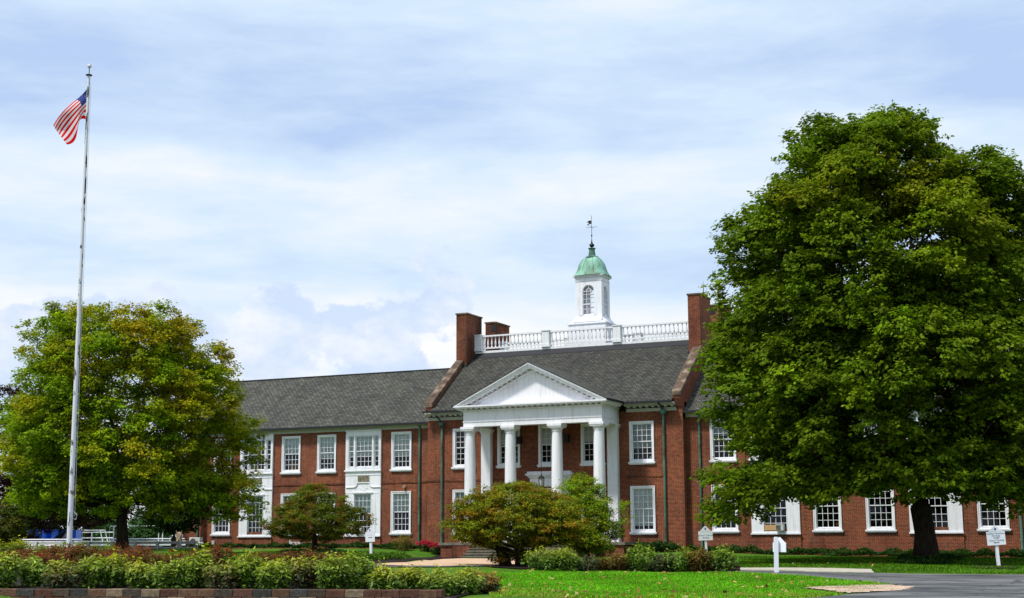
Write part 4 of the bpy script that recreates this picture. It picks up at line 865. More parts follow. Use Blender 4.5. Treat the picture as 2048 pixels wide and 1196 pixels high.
make_tree('hawthorn_shrub', 'wide spreading shrub with rusty orange and olive leaves hiding the entrance steps', (b[0], b[1], b[2]),
          [(.7, 1.5), (1.0, 2.5), (1.5, 2.85), (2.1, 2.5), (2.6, 1.9), (3.0, .9)], .20, .45, 1.6, 520, (.26, .48), .55, 12, 13, .085,
          fol([(.14, .18, .008), (.20, .23, .010), (.30, .13, .010), (.13, .19, .008), (.25, .19, .010), (.15, .20, .008)], .25), cat='shrub', extra=[(rg_.uniform(-.7, .7), rg_.uniform(-.4, .4), rg_.uniform(.15, .6)) for _ in range(16)], seed=8, umin=.35, lumps=.12, spread=.07, stems=4, mind=.55)
b = onground(1176, 58)
make_tree('crabapple_tree', 'bright green small tree with upright twigs in front of the right portico columns', (b[0], b[1], b[2]),
          [(.5, .9), (.9, 1.4), (1.6, 1.75), (2.3, 1.6), (2.9, 1.15), (3.4, .6), (3.7, .2)], .09, .6, 2.6, 260, (.24, .42), .6, 11, 11, .085,
          fol([(.12, .23, .008), (.17, .28, .009), (.25, .27, .012)], .22), seed=9, umin=.3, lumps=.22, spread=.075, mind=.6, lean=(-.3, 0))
for i, (px, D, pf, tr_, cl, lab, nm, cols, ncl) in enumerate([
    (-15, 95, [(.6, 3.0), (2, 3.6), (3.5, 4.6), (6, 5.2), (8.5, 4.4), (10.3, 2.4), (11, .6)], .3, None, 'dark purple-leaved beech tree at the left edge behind the green maple', 'beech_tree', [(.020, .010, .012), (.032, .016, .014)], 300),
    (175, 92, [(1.6, 2.2), (2.6, 3.6), (4.5, 3.9), (6, 2.8), (7, .8)], .2, None, 'dark brownish purple tree half hidden behind the maple trunk', 'beech_tree', [(.024, .014, .012), (.030, .028, .010)], 240),
    (347, 86, [(1.1, 1.3), (1.7, 1.9), (3, 2.1), (4.5, 1.9), (5.6, .8)], .17, None, 'small dark green tree with a forked trunk beside the left end of the building', 'shade_tree', [(.016, .034, .006), (.024, .045, .008)], 170),
    (100, 104, [(1.0, 2.2), (1.8, 3.4), (4, 3.6), (5.5, 2.2), (6.2, .6)], .18, None, 'dark green tree behind the blue dumpsters', 'shade_tree', [(.020, .045, .006), (.03, .055, .008)], 230),
    (205, 118, [(.3, 2.0), (1.2, 1.9), (2.4, 1.2), (3.2, .3)], .1, None, 'soft green pine beyond the trailer left of the maple trunk', 'pine_tree', [(.030, .085, .020), (.05, .12, .03)], 130),
    (290, 118, [(.3, 2.3), (1.2, 2.2), (2.2, 1.4), (2.9, .3)], .1, None, 'low green pine beyond the white trailer right of the maple trunk', 'pine_tree', [(.030, .085, .020), (.05, .12, .03)], 130)]):
    b = onground(px, D)
    make_tree(nm, lab, b, pf, tr_, pf[0][0]*.8, pf[-1][0]*.75, ncl, (.5, .85), .55, 11, 11, .19, fol(cols, .2), seed=40+i, umin=.3, spread=.14, group='trees beyond the low rail')
b = onground(8, 62)
make_tree('viburnum_shrub', 'tall olive and yellow shrub at the left edge before the purple tree', b, [(.1, .7), (.5, 1.0), (1.2, 1.05), (1.7, .7), (2.0, .2)], .06, .3, 1.3, 110, (.22, .36), .7, 10, 11, .09, fol([(.06, .085, .01), (.13, .12, .015), (.04, .06, .01)], .25), cat='shrub', seed=60, stems=3, mind=.55, spread=.07)
# ------------------------------------------------------------------ shrubs, flowers, beds
def bush(name, label, cat, loc, rx, h, n, size, cols, topc=None, group=None, asp=.4, gloss=False, blooms=0, bc=(.55, .02, .015), bsz=.045, bn=14, seed=0, spike=.12, stemc=9):
    rg = np.random.default_rng(seed+100); root = empty(name, loc, label, cat, group); x, y, z = loc; base = np.array(loc)
    k = max(7, int(n/110)); a = rg.uniform(0, 2*pi, k); rr = rx*np.sqrt(rg.random(k))*.85
    hh = h*(1-.55*(rr/rx)**2)*rg.uniform(.78, 1.12, k); tips = np.stack([rr*np.cos(a), rr*np.sin(a), hh], 1)
    ci = rg.integers(0, k, n); t = rg.random(n)**.6; foot = tips*np.array([.35, .35, 0])
    P = foot[ci]+(tips[ci]-foot[ci])*t[:, None]; dr = unit(rg.normal(size=(n, 3))*np.array([1, 1, .5])); rad_ = (.10+.20*rx*(1-.4*t))[:, None]
    P = P+dr*rad_*rg.uniform(.3, 1.1, (n, 1)); P[:, 2] = np.maximum(P[:, 2], .02)
    P[:, 2] += (rg.random(n) < .06)*rg.random(n)*spike
    Nn = unit(np.array([0, 0, .8])+dr*.5+rg.normal(size=(n, 3))*.4); cols = np.array(cols); c = cols[rg.integers(0, len(cols), n)]
    if topc is not None:
        q = np.clip((P[:, 2]/h-.45)*1.7, 0, 1)*rg.uniform(.4, 1, n); c = c*(1-q[:, None])+np.array(topc)*q[:, None]
    c = c*np.exp(rg.normal(size=(n, 1))*.28)
    leaves('foliage', base+P, Nn, size*rg.uniform(.6, 1.35, n), c, 'leaf_gloss' if gloss else 'leaf', root, asp=asp, dirs=dr+np.array([0, 0, .5]))
    sm = MB()
    for i in range(min(k, stemc)): sm.tube([base+foot[i]-np.array([0, 0, .05]), base+foot[i]*.5+tips[i]*.5, base+tips[i]*.95], [.008, .006, .003], 4)
    sm.build('stem', 'bark', root)
    for i in range(blooms):
        j = rg.integers(0, k); c0 = tips[j]+np.array([rg.normal()*.06, rg.normal()*.06, rg.uniform(0, .08)])
        d = unit(rg.normal(size=(bn, 3))+np.array([0, 0, .4])); leaves('bloom', base+c0+d*bsz*.5, d, np.full(bn, bsz*1.3), np.array(bc)*np.exp(rg.normal(size=(bn, 1))*.25), 'petal', root, asp=.9)
    return root
GRN = [(.075, .15, .010), (.11, .21, .012), (.16, .27, .016), (.08, .13, .03), (.18, .26, .05)]
GRY = [(.065, .09, .045), (.07, .11, .035), (.11, .085, .04)]
YEL = (.50, .44, .012)
hedge = [(12, 29.2, .66, 'g', .5), (70, 29.6, .60, 'g', .35), (128, 29, .52, 'r', .5), (186, 29.3, .55, 'g', .3), (238, 29.6, .58, 'g', .8), (292, 29.2, .50, 'g', .9), (345, 28.8, .62, 'g', .4), (398, 29.3, .70, 'g', .5), (448, 28.8, .55, 'r', .4),
         (500, 29, .64, 'g', .5), (556, 28.7, .62, 'g', .55), (610, 28.9, .60, 'r', .6), (662, 28.7, .66, 'g', .4), (712, 28.9, .68, 'g', .25), (768, 28.6, .47, 'g', .8), (822, 28.8, .46, 'g', .85), (878, 28.4, .45, 'g', .6), (930, 28.9, .43, 'g', .6), (968, 29.6, .40, 'o', .8)]
import itertools
HL = ['broad peony clump at the left frame edge above the block wall', 'dark leafy peony clump with long oval leaves left of the flagpole', 'brown wiry peony clump in line with the flagpole', 'mid green peony clump just right of the flagpole base', 'yellow-tipped peony clump with orange leaves above the block wall',
      'bright yellow-topped peony clump directly below the maple trunk', 'low green peony clump right of the yellow-topped one', 'tallest peony clump with pale upright leaf shoots', 'brownish peony clump right of the tallest shoots', 'green peony clump below the left bay window', 'thick peony clump left of the small hawthorn tree',
      'brown-tinged peony clump below the small hawthorn tree', 'leafy peony clump right of the small hawthorn trunk', 'deep green rounded peony clump beside the leaning white sign', 'golden-topped peony clump right of the leaning white sign', 'golden peony clump in front of the tan path',
      'peony clump with small white-green leaves left of the wall end', 'peony clump past the end of the block wall', 'orange-leaved peony clump ending the row beside the lawn']
for i, (px, D, h, k, yl) in enumerate(hedge):
    b = onground(px, D)
    cols = GRN if k == 'g' else (GRY+[(.10, .06, .02)] if k == 'r' else [(.18, .09, .015), (.08, .08, .02), (.05, .08, .02)])
    tc = tuple(np.array((.24, .34, .012))*(1-yl)+np.array(YEL)*yl) if k != 'o' else (.34, .17, .02)
    bush('peony_plant', HL[i], 'plant', b, .43, h*1.05, 2300, .105, cols, tc, 'peony clumps along the block wall', .36, True, seed=i, spike=.2)
rose = [(30, 38), (110, 38), (262, 38), (60, 43), (115, 44), (165, 45), (205, 42), (240, 45), (285, 43), (330, 41), (395, 42), (440, 43), (520, 42), (560, 43), (610, 42), (665, 43)]
RL = ['russet rose bush at the left edge just behind the peonies', 'russet rose bush just behind the dark leafy peony', 'russet rose bush between the two rows below the maple trunk', 'reddish rose bush furthest left before the low rail', 'rose bush just left of the flagpole base', 'rusty rose bush right of the flagpole plate', 'dark rose bush between flagpole and maple trunk', 'rose bush directly before the maple trunk', 'red blooming rose bush right of the maple trunk', 'rose bush with a bright red bloom left of the condenser unit',
      'rose bush below the left condenser unit', 'rose bush with several red blooms below the window sill', 'rose bush with a red bloom left of the hawthorn trunk', 'low russet rose bush below the second condenser', 'russet rose bush near the hawthorn trunk', 'rose bush with red bloom left of the leaning white sign']
for i, (px, D) in enumerate(rose):
    bush('rose_bush', RL[i], 'bush', onground(px, D), .72, .42+.12*((i*7) % 3)/2, 1700, .075, [(.11, .028, .018), (.15, .045, .022), (.07, .085, .015), (.10, .075, .018)], (.22, .065, .025), 'rose bushes behind the peonies', .55, seed=40+i, blooms=[0, 1, 1, 0, 1, 2, 2, 0, 3, 2, 0, 3, 1, 1, 0, 3][i], bsz=.06)
for i, (px, D, r, h, lab, cl, tc) in enumerate([(30, 50, .9, .6, 'yellow-green bush at the left edge behind the roses', GRN, YEL), (95, 52, .55, .5, 'olive yellow bush left of the flagpole', GRN, (.2, .17, .02)), (142, 50, .7, .62, 'fresh green bush directly behind the flagpole', GRN, (.16, .24, .015)), (212, 50, .75, .5, 'fresh green bush before the maple trunk', GRN, (.2, .26, .015))]):
    bush('spirea_bush', lab, 'bush', onground(px, D), r, h, 1500, .08, cl, tc, 'spirea bushes', .5, seed=70+i)
RB = [(1085, 50.6, .72, .85, 'g', 1.0, 'bright yellow-green shrub touching the big shrub on the lawn edge'), (1132, 50.8, .70, .8, 'g', .8, 'yellow-green shrub second from the big shrub'), (1166, 51.2, .62, .62, 'r', .5, 'greyish brown shrub left of the gap with red blocks'),
      (1212, 52.6, .55, .52, 'b', .6, 'low brown shrub right of the gap with red blocks'), (1246, 52.6, .6, .78, 'b', .7, 'russet brown shrub below the first right hand window'), (1283, 52.2, .75, .95, 'g', .35, 'tall pointed green shrub below the white-blind window'),
      (1327, 52, .6, .72, 'r', .3, 'grey green shrub at the foot of the copper pipe'), (1362, 51.8, .75, .88, 'g', .45, 'green shrub left of the middle white sign post'), (1400, 51.5, .7, .82, 'b', .4, 'brown mottled shrub in front of the middle white sign'), (1440, 51.3, .7, .84, 'g', .3, 'dark green shrub ending the row beside the red block')]
for i, (px, D, r, h, k, yl, lab) in enumerate(RB):
    cols = GRN if k == 'g' else ([(.12, .07, .02), (.07, .075, .02), (.16, .08, .02)] if k == 'b' else GRY)
    tc = tuple(np.array((.15, .27, .012))*(1-yl)+np.array((.38, .38, .012))*yl) if k == 'g' else ((.22, .16, .03) if k == 'b' else (.10, .11, .05))
    bush('peony_shrub', lab, 'shrub', onground(px, D), r, h, 2100, .12, cols, tc, 'shrubs along the far edge of the lawn', .36, k == 'g', seed=90+i, spike=.15)
def xypx(px, Y): d = ray(px, 1090); k = Y/d[1]; return (d[0]*k, Y, G(d[0]*k, Y))
for i, (px, Y, r, h, lab) in enumerate([(851, 73.8, .50, .62, 'red flowering sedum left of the pair by the green downpipe'), (874, 73.6, .50, .66, 'red flowering sedum right of the pair by the green downpipe'), (1170, 70, .5, .8, 'red and green sedum below the portico corner'), (1195, 70.3, .45, .75, 'red and green sedum nearest the porch slab')]):
    rg = np.random.default_rng(200+i); loc = xypx(px, Y); rt = bush('sedum_plant', lab, 'flower', loc, r, h*.8, 900, .09, [(.03, .07, .02), (.05, .09, .03)], None, 'red sedum plants', .5, seed=120+i)
    n = 1100; a = rg.uniform(0, 6.28, n); q = np.sqrt(rg.random(n))*r*1.1; P = np.stack([q*np.cos(a), q*np.sin(a), h*(.80+.22*rg.random(n))-.12*(q/r)**2], 1)
    leaves('flower_heads', np.array(loc)+P, unit(np.array([0, 0, 1.])+rg.normal(size=(n, 3))*.5), np.full(n, .055), np.array((.42, .02, .05))*np.exp(rg.normal(size=(n, 1))*.35), 'petal', rt, asp=.9)
bush('spirea_bush', 'golden yellow rounded bush at the wall foot right of the last left window', 'bush', xypx(806, 73.6), .75, .95, 1900, .085, [(.10, .11, .02), (.16, .13, .025)], (.34, .25, .04), 'spirea bushes', .5, seed=131)
def cover(name, poly, n, h, size, cols, seed, lump=.5):
    rg = np.random.default_rng(seed); poly = np.array(poly); lo, hi = poly.min(0), poly.max(0); pts = []
    m = int(n*2.5)
    Q = rg.uniform(lo, hi, (m, 2)); ins = np.zeros(m, bool); j = len(poly)-1
    for i in range(len(poly)):
        xi, yi = poly[i]; xj, yj = poly[j]; c = ((yi > Q[:, 1]) != (yj > Q[:, 1])) & (Q[:, 0] < (xj-xi)*(Q[:, 1]-yi)/(yj-yi+1e-12)+xi); ins ^= c; j = i
    Q = Q[ins][:n]; z = gz(Q[:, 0], Q[:, 1]); hh = h*(1+lump*(np.sin(Q[:, 0]*2.1+seed)*np.cos(Q[:, 1]*2.7)+.5*np.sin(Q[:, 0]*5.3)))*rg.uniform(.15, 1, len(Q))**.5
    P = np.stack([Q[:, 0], Q[:, 1], z+np.maximum(hh, .02)], 1); cols = np.array(cols); c = cols[rg.integers(0, len(cols), len(Q))]*np.exp(rg.normal(size=(len(Q), 1))*.3)
    o = leaves(name, P, unit(np.array([0, 0, 1.])+rg.normal(size=(len(Q), 3))*.45), size*rg.uniform(.6, 1.3, len(Q)), c, 'leaf', None, (Q[:, 0].mean(), Q[:, 1].mean(), z.mean()))
    return tag(o, kind='stuff')
DG = [(.018, .055, .012), (.028, .075, .014), (.04, .09, .016)]
cover('ground_cover', [(-62, 74.9), (-41.6, 74.6), (-41.6, 75.85), (-62, 75.4)], 15000, .24, .13, DG, 1)
cover('ground_cover', [(-24.6, 74.4), (-6, 73.9), (-6, 75.9), (-24.6, 75.9)], 15000, .28, .13, DG, 2)
cover('ground_cover', [(-28.6, 72.4), (-25.4, 73.2), (-25, 75.4), (-27.2, 75.4), (-28.4, 72.4)], 4500, .40, .13, DG, 3)
q = lambda px, D: tuple(onground(px, D)[:2])
cover('ground_cover', [q(690, 66), q(738, 63), q(800, 66), q(826, 72), q(790, 76), q(700, 73)], 9000, .22, .12, [(.06, .13, .012), (.09, .17, .014), (.05, .11, .012)], 4)
cover('ground_cover', [q(560, 66), q(640, 62), q(735, 63), q(700, 74), q(640, 78), q(560, 73)], 9000, .13, .12, DG, 5, .7)
cover('ground_cover', [q(1790, 56), q(1880, 55), q(1930, 58), q(1900, 64), q(1800, 64)], 4500, .14, .12, DG, 6, .7)
# short blades over the near lawn, and fallen leaves
def tufts(name, poly, n, h, seed, cols, hole=None):
    rg = np.random.default_rng(seed); poly = np.array(poly); lo, hi = poly.min(0), poly.max(0); Q = rg.uniform(lo, hi, (n*2, 2)); ins = np.zeros(n*2, bool); j = len(poly)-1
    for i in range(len(poly)):
        xi, yi = poly[i]; xj, yj = poly[j]; c = ((yi > Q[:, 1]) != (yj > Q[:, 1])) & (Q[:, 0] < (xj-xi)*(Q[:, 1]-yi)/(yj-yi+1e-12)+xi); ins ^= c; j = i
    Q = Q[ins][:n]
    if hole: Q = Q[((Q-np.array(hole[:2]))**2).sum(1) > hole[2]**2*rg.uniform(.7, 1.2, len(Q))]
    m = len(Q); z = gz(Q[:, 0], Q[:, 1]); hh = h*rg.uniform(.5, 1.3, m); P = np.stack([Q[:, 0], Q[:, 1], z+hh*.4], 1)
    d = unit(np.array([0, 0, 1.6])+rg.normal(size=(m, 3))*.5); Nn = unit(np.cross(d, rg.normal(size=(m, 3)))); Nn[:, 2] = np.abs(Nn[:, 2])+.3; Nn = unit(Nn)
    cols = np.array(cols); c = cols[rg.integers(0, len(cols), m)]*np.exp(rg.normal(size=(m, 1))*.25)*(1+.22*np.sin(Q[:, 0]*1.3+1)*np.cos(Q[:, 1]*.9))[:, None]
    Dq = Q[:, 0]*HD[0]+Q[:, 1]*HD[1]; nz = np.sin(Q[:, 0]*.9+.7*np.sin(Q[:, 1]*.6))*np.cos(Q[:, 1]*1.1+Q[:, 0]*.3)
    dry = np.clip(np.clip((38.0-Dq)/4, 0, .8)*(.6+.5*nz)+.15*np.clip(nz-.35, 0, 1)+.22*np.clip((Q@RT[:2]-6)/5, 0, 1)*(Dq < 46), 0, .9)
    dm = rg.random(m) < dry*.5; c[dm] = np.array((.33, .26, .06))*np.exp(rg.normal(size=(dm.sum(), 1))*.25); keep = rg.random(m) > .15*np.clip(nz, 0, 1)
    P, Nn, hh, c, d = P[keep], Nn[keep], hh[keep]*(1-.35*np.clip(nz, 0, 1)[keep]), c[keep], d[keep]
    return tag(leaves(name, P, Nn, hh, c, 'leaf', None, (Q[:, 0].mean(), Q[:, 1].mean(), z.mean()), asp=.35, dirs=d*4), kind='stuff')
LW = P_((960, 1147), (1060, 1142), (1200, 1143), (1340, 1148), (1465, 1147), (1560, 1151), (1640, 1158.5), (1740, 1167), (1785, 1171.5), (1640, 1176), (1600, 1180), (1620, 1184), (1690, 1190.5), (1590, 1198), (1500, 1206), (980, 1206))
tufts('grass', P_((1478, 1113), (1700, 1115), (2048, 1118), (2130, 1122), (2130, 1150), (2048, 1149), (1820, 1147.6), (1750, 1146), (1745, 1141.5), (1600, 1138.5), (1478, 1137)), 70000, .085, 13, [(.06, .17, .006), (.085, .22, .010), (.045, .14, .005), (.12, .2, .014)], (*onground(1990, 54.4)[:2], 1.6))  # strip under the maple: its shade is put into darker blade colours
tufts('grass', P_((330, 1101), (560, 1102), (740, 1106), (738, 1118), (700, 1126), (520, 1124), (330, 1118)), 40000, .09, 14, [(.08, .23, .008), (.11, .29, .012), (.06, .19, .007)])
tufts('grass', LW, 150000, .080, 3, [(.11, .36, .008), (.14, .42, .012), (.085, .30, .007), (.18, .38, .02)])
def scatter(name, poly, n, seed, s=(.08, .16)):
    rg = np.random.default_rng(seed); poly = np.array(poly); lo, hi = poly.min(0), poly.max(0); Q = rg.uniform(lo, hi, (n*3, 2)); ins = np.zeros(n*3, bool); j = len(poly)-1
    for i in range(len(poly)):
        xi, yi = poly[i]; xj, yj = poly[j]; c = ((yi > Q[:, 1]) != (yj > Q[:, 1])) & (Q[:, 0] < (xj-xi)*(Q[:, 1]-yi)/(yj-yi+1e-12)+xi); ins ^= c; j = i
    Q = Q[ins][:n]; m = len(Q); P = np.stack([Q[:, 0], Q[:, 1], gz(Q[:, 0], Q[:, 1])+.07], 1)
    return tag(leaves(name, P, unit(np.array([0, 0, 1.])+rg.normal(size=(m, 3))*.5), rg.uniform(*s, m), pal(m, [(.50, .33, .12), (.42, .20, .07), (.20, .09, .04), (.55, .42, .20)]), 'leaf', None, (Q[:, 0].mean(), Q[:, 1].mean(), .5), asp=.8), kind='stuff')
def pebbles(name, poly, n, seed):
    rg = np.random.default_rng(seed); poly = np.array(poly); k = rg.integers(0, len(poly), n); t = rg.random((n, 1)); Q = poly[k]*(1-t)+poly[(k+1) % len(poly)]*t; Q = Q+(poly.mean(0)-Q)*rg.uniform(-.12, .9, (n, 1))**1+rg.normal(size=(n, 2))*.1
    P = np.stack([Q[:, 0], Q[:, 1], gz(Q[:, 0], Q[:, 1])+.045], 1); return tag(leaves(name, P, unit(np.array([0, 0, .6])+rg.normal(size=(n, 3))), rg.uniform(.012, .035, n), pal(n, [(.5, .4, .3), (.35, .33, .31), (.6, .5, .4)]), 'leaf', None, (*poly.mean(0), .5), asp=.8), kind='stuff')
pebbles('gravel', VG, 1300, 31)
scatter('fallen_leaves', LW, 260, 4); scatter('fallen_leaves', P_((1480, 1119), (1800, 1122), (1800, 1141), (1480, 1137)), 50, 5, (.07, .12))
# ------------------------------------------------------------------ flagpole and flag
pb = atD(137, 1122, 46); pb = np.array([pb[0], pb[1], G(pb[0], pb[1])])
PT = atD(178, 152, 46)
fp = empty('flagpole', pb, 'tall white flagpole with peeling paint standing among the roses', 'flagpole')
sh = MB(); k = 10; sh.tube([pb+(PT-pb)*t+(np.array([0, 0, -.3]) if t == 0 else 0) for t in np.linspace(0, 1, k)], [.088-.042*t for t in np.linspace(0, 1, k)], 16)
lathe_smooth(sh.build('shaft', 'pole', fp))
MB().lathe(PT[0], PT[1], [(.045, PT[2]), (.11, PT[2]+.02), (.11, PT[2]+.04), (.03, PT[2]+.06), (.014, PT[2]+.08), (.014, PT[2]+.30)], 14).build('truck_cap', 'dark', fp)
lathe_smooth(MB().lathe(PT[0], PT[1], [(.01, PT[2]+.27)]+[(.072*sin(pi*i/10), PT[2]+.345-.072*cos(pi*i/10)) for i in range(1, 10)]+[(.01, PT[2]+.42)], 16).build('ball_finial', 'pole', fp))
MB().box(pb[0]-.24, pb[0]+.24, pb[1]-.2, pb[1]+.2, pb[2]-.05, pb[2]+.09).build('base_plate', 'sign_white', fp)
hy = MB(); hy.tube([pb+RT*.13+np.array([0, 0, 1.4])]+[pb+(PT-pb)*t+RT*(.13-.05*t) for t in (.3, .6, .98)], .008, 4); hy.build('halyard', 'gal', fp)
MB().tube([pb+RT*.09+np.array([0, 0, 1.55]), pb+RT*.2+np.array([0, 0, 1.45]), pb+RT*.17+np.array([0, 0, 1.3]), pb+RT*.1+np.array([0, 0, 1.32])], .014, 5).build('cleat', 'gal', fp)
rgp = np.random.default_rng(2)
for t, l, w_ in [(.955, .5, .02), (.90, .3, .02), (.80, .5, .03), (.745, .9, .028), (.725, .35, .03), (.69, .2, .02), (.63, .15, .02), (.56, .1, .02), (.23, .25, .02), (.17, .25, .02), (.33, .1, .02)]:
    c0 = pb+(PT-pb)*t; rr = .088-.042*t; a = rgp.uniform(-.9, .9); pm = MB()
    for j in range(5):
        aa = a+j*.22; dv = -HD*cos(aa)+RT*sin(aa); p0 = c0+dv*(rr-.002)+np.array([0, 0, rgp.uniform(-.05, .05)]); pm.tube([p0, p0+np.array([0, 0, l*rgp.uniform(.5, 1)*.8])], .008, 4)
    pm.build('peeling_patch', 'dark', fp)
def flag():
    Us = np.array([0, .4, .7, 1.]); Vs = np.array([0, 7/13, 1.])
    K = np.array([[(174.3, 176), (173.8, 208), (173.4, 240)], [(151.6, 200), (163, 214), (156.5, 250)], [(128, 221), (138, 243), (152, 275)], [(106.5, 251), (119.5, 270), (134, 289)]], float)
    def spl(xs, ys, x):     # natural-ish Catmull interpolation by Lagrange
        r = np.zeros(2)
        for i in range(len(xs)):
            l = 1.
            for j in range(len(xs)):
                if i != j: l *= (x-xs[j])/(xs[i]-xs[j])
            r = r+l*ys[i]
        return r
    def at(u, v):
        row = [spl(Vs, K[i], v) for i in range(4)]; p = spl(Us, row, u)
        dd = .08*sin(7.5*u+2.2*v)*min(1, u*4)+.035*sin(13*u-3*v)*min(1, u*3)+.03*sin(9*v+4*u)*u
        D = 46+dd*1.0; q = atD(p[0], p[1], D); return q
    nu, nv = 60, 39; vs = [at(i/nu, j/nv) for i in range(nu+1) for j in range(nv+1)]; me = bpy.data.meshes.new('flag')
    org = vs[0]; fs = [(i*(nv+1)+j, (i+1)*(nv+1)+j, (i+1)*(nv+1)+j+1, i*(nv+1)+j+1) for i in range(nu) for j in range(nv)]
    me.from_pydata([tuple(p-org) for p in vs], [], fs); me.materials.append(M['flag']); uv = me.uv_layers.new(name='UVMap')
    for poly in me.polygons:
        for li in poly.loop_indices:
            vi = me.loops[li].vertex_index; i, j = divmod(vi, nv+1); uv.data[li].uv = (i/nu, min(max(j/nv, .0005), .9995))
    me.polygons.foreach_set('use_smooth', [True]*len(me.polygons)); o = bpy.data.objects.new('flag', me); COL.objects.link(o); o.location = org; WL[o] = org
    tag(o, 'red, white and blue striped flag with stars blowing left from the flagpole', 'flag')
    sm = MB()
    for r in range(9):
        for c in range(6 if r % 2 == 0 else 5):
            u = .4*((c+.5)/6 if r % 2 == 0 else (c+1)/6); v = (7/13)*(r+.5)/9; e = .012
            q = at(u, v); a = (at(u+e, v)-q); b_ = (at(u, v+e)-q); a /= np.linalg.norm(a)+1e-9; b_ = b_-a*(a@b_); b_ /= np.linalg.norm(b_)+1e-9; nn = np.cross(a, b_)
            for sg in (-1, 1):
                vv = []
                for t in range(10):
                    rr = .011 if t % 2 == 0 else .0045; th = pi*t/5; vv.append(q+nn*.004*sg-b_*rr*cos(th)+a*rr*sin(th))
                sm.add(vv, [tuple(range(10))])
    sm.build('stars', 'sign_white', o)
flag()
# ------------------------------------------------------------------ signs
def text(body, size, m, parent, wloc, rot, name='lettering', align='CENTER'):
    cu = bpy.data.curves.new(name, 'FONT'); cu.body = body; cu.size = size; cu.align_x = align; cu.extrude = .001; cu.materials.append(M[m])
    t_ = bpy.data.objects.new(name, cu); COL.objects.link(t_); dg = bpy.context.evaluated_depsgraph_get(); dg.update()
    me = bpy.data.meshes.new_from_object(t_.evaluated_get(dg)); me.name = name; me.materials.clear(); me.materials.append(M[m]); bpy.data.objects.remove(t_, do_unlink=True)
    o = bpy.data.objects.new(name, me); COL.objects.link(o); o.parent = parent; o.location = wloc; o.rotation_euler = rot; return o
def sign(px, D, bw, bh, gh, postw, btop, label, lines, yaw=0., tilt=0., plate=True):
    x, y, z = onground(px, D); r = empty('sign', (x, y, z), label, 'sign', 'white campus signs on posts'); r.rotation_euler = (0, tilt, YAW+yaw)
    WL[r] = np.zeros(3)     # children authored in local space
    zt = btop; zb = btop-bh
    MB().box(-postw/2, postw/2, -.0, postw, -.3, zb+bh*.9).build('post', 'sign_white', r)
    bo = MB().prism([(-bw/2, zb), (bw/2, zb), (bw/2, zt), (bw*.38, zt+.005), (bw*.12, zt+gh*.75), (0, zt+gh), (-bw*.12, zt+gh*.75), (-bw*.38, zt+.005), (-bw/2, zt)], 'y', -.03, 0).build('board', 'sign_white', r)
    MB().box(-bw*.33, bw*.33, -.034, -.03, zt-.01, zt+.0).build('rule', 'gal', r)
    em = MB(); em.lathe(0, 0, [(.0, 0)], 3) if False else None
    MB().prism([(-.03, zt+gh*.25), (.03, zt+gh*.25), (.035, zt+gh*.5), (0, zt+gh*.68), (-.035, zt+gh*.5)], 'y', -.035, -.03).build('emblem', 'navy', r)
    for body, sz, zz, m in lines:
        if body in ('>', '<'):
            s = 1 if body == '>' else -1
            MB().box(*sorted((-.10*s, .05*s)), -.036, -.03, zz-.008, zz+.012).prism([(.05*s, zz-.024), (.12*s, zz+.002), (.05*s, zz+.028)][::s], 'y', -.036, -.03).build('arrow', 'letter_black', r)
        else: text(body, sz, m, r, (0, -.032, zz), (pi/2, 0, 0))
    return r
sign(1996, 54, .69, .50, .21, .11, 1.29, 'white peaked sign with parking directions leaning under the maple at right',
     [('Student / Employee', .082, 1.19, 'navy'), ('Parking', .10, 1.10, 'navy'), ('>', 0, 1.05, ''), ('Visitor Parking', .096, .93, 'navy'), ('<', 0, .88, '')], tilt=-.06)
sign(1413, 67, .66, .42, .25, .10, 1.32, 'white peaked sign naming the building, half covered by maple leaves', [('Jerome T. Osborne', .084, 1.10, 'navy'), ('Building', .092, .99, 'navy')], tilt=-.03)
sign(742, 68, .48, .46, .20, .11, 1.28, 'narrow white sign leaning beside the curved path left of the portico', [('Test Center', .06, 1.12, 'gal'), ('>', 0, 1.02, '')], yaw=-.35, tilt=-.04)
x, y, z = onground(1551, 47.5); r = empty('sign', (x, y, z), 'thick white sign post seen nearly edge-on at the far lawn edge', 'sign', 'white campus signs on posts'); r.rotation_euler = (0, .02, YAW); WL[r] = np.zeros(3)
MB().box(-.065, .065, -.065, .065, -.3, 1.12).prism([(-.065, 1.12), (.065, 1.12), (.04, 1.17), (-.04, 1.17)], 'y', -.065, .065).build('post', 'sign_white', r)
bb = MB().prism([(-.28, .68), (.28, .68), (.28, .98), (.22, 1.0), (.02, 1.16), (-.02, 1.16), (-.22, 1.0), (-.28, .98)], 'y', .08, .11).build('board', 'sign_white', r)
bb.rotation_euler = (0, 0, radians(-52)); bb.location = (.05, 0, 0)
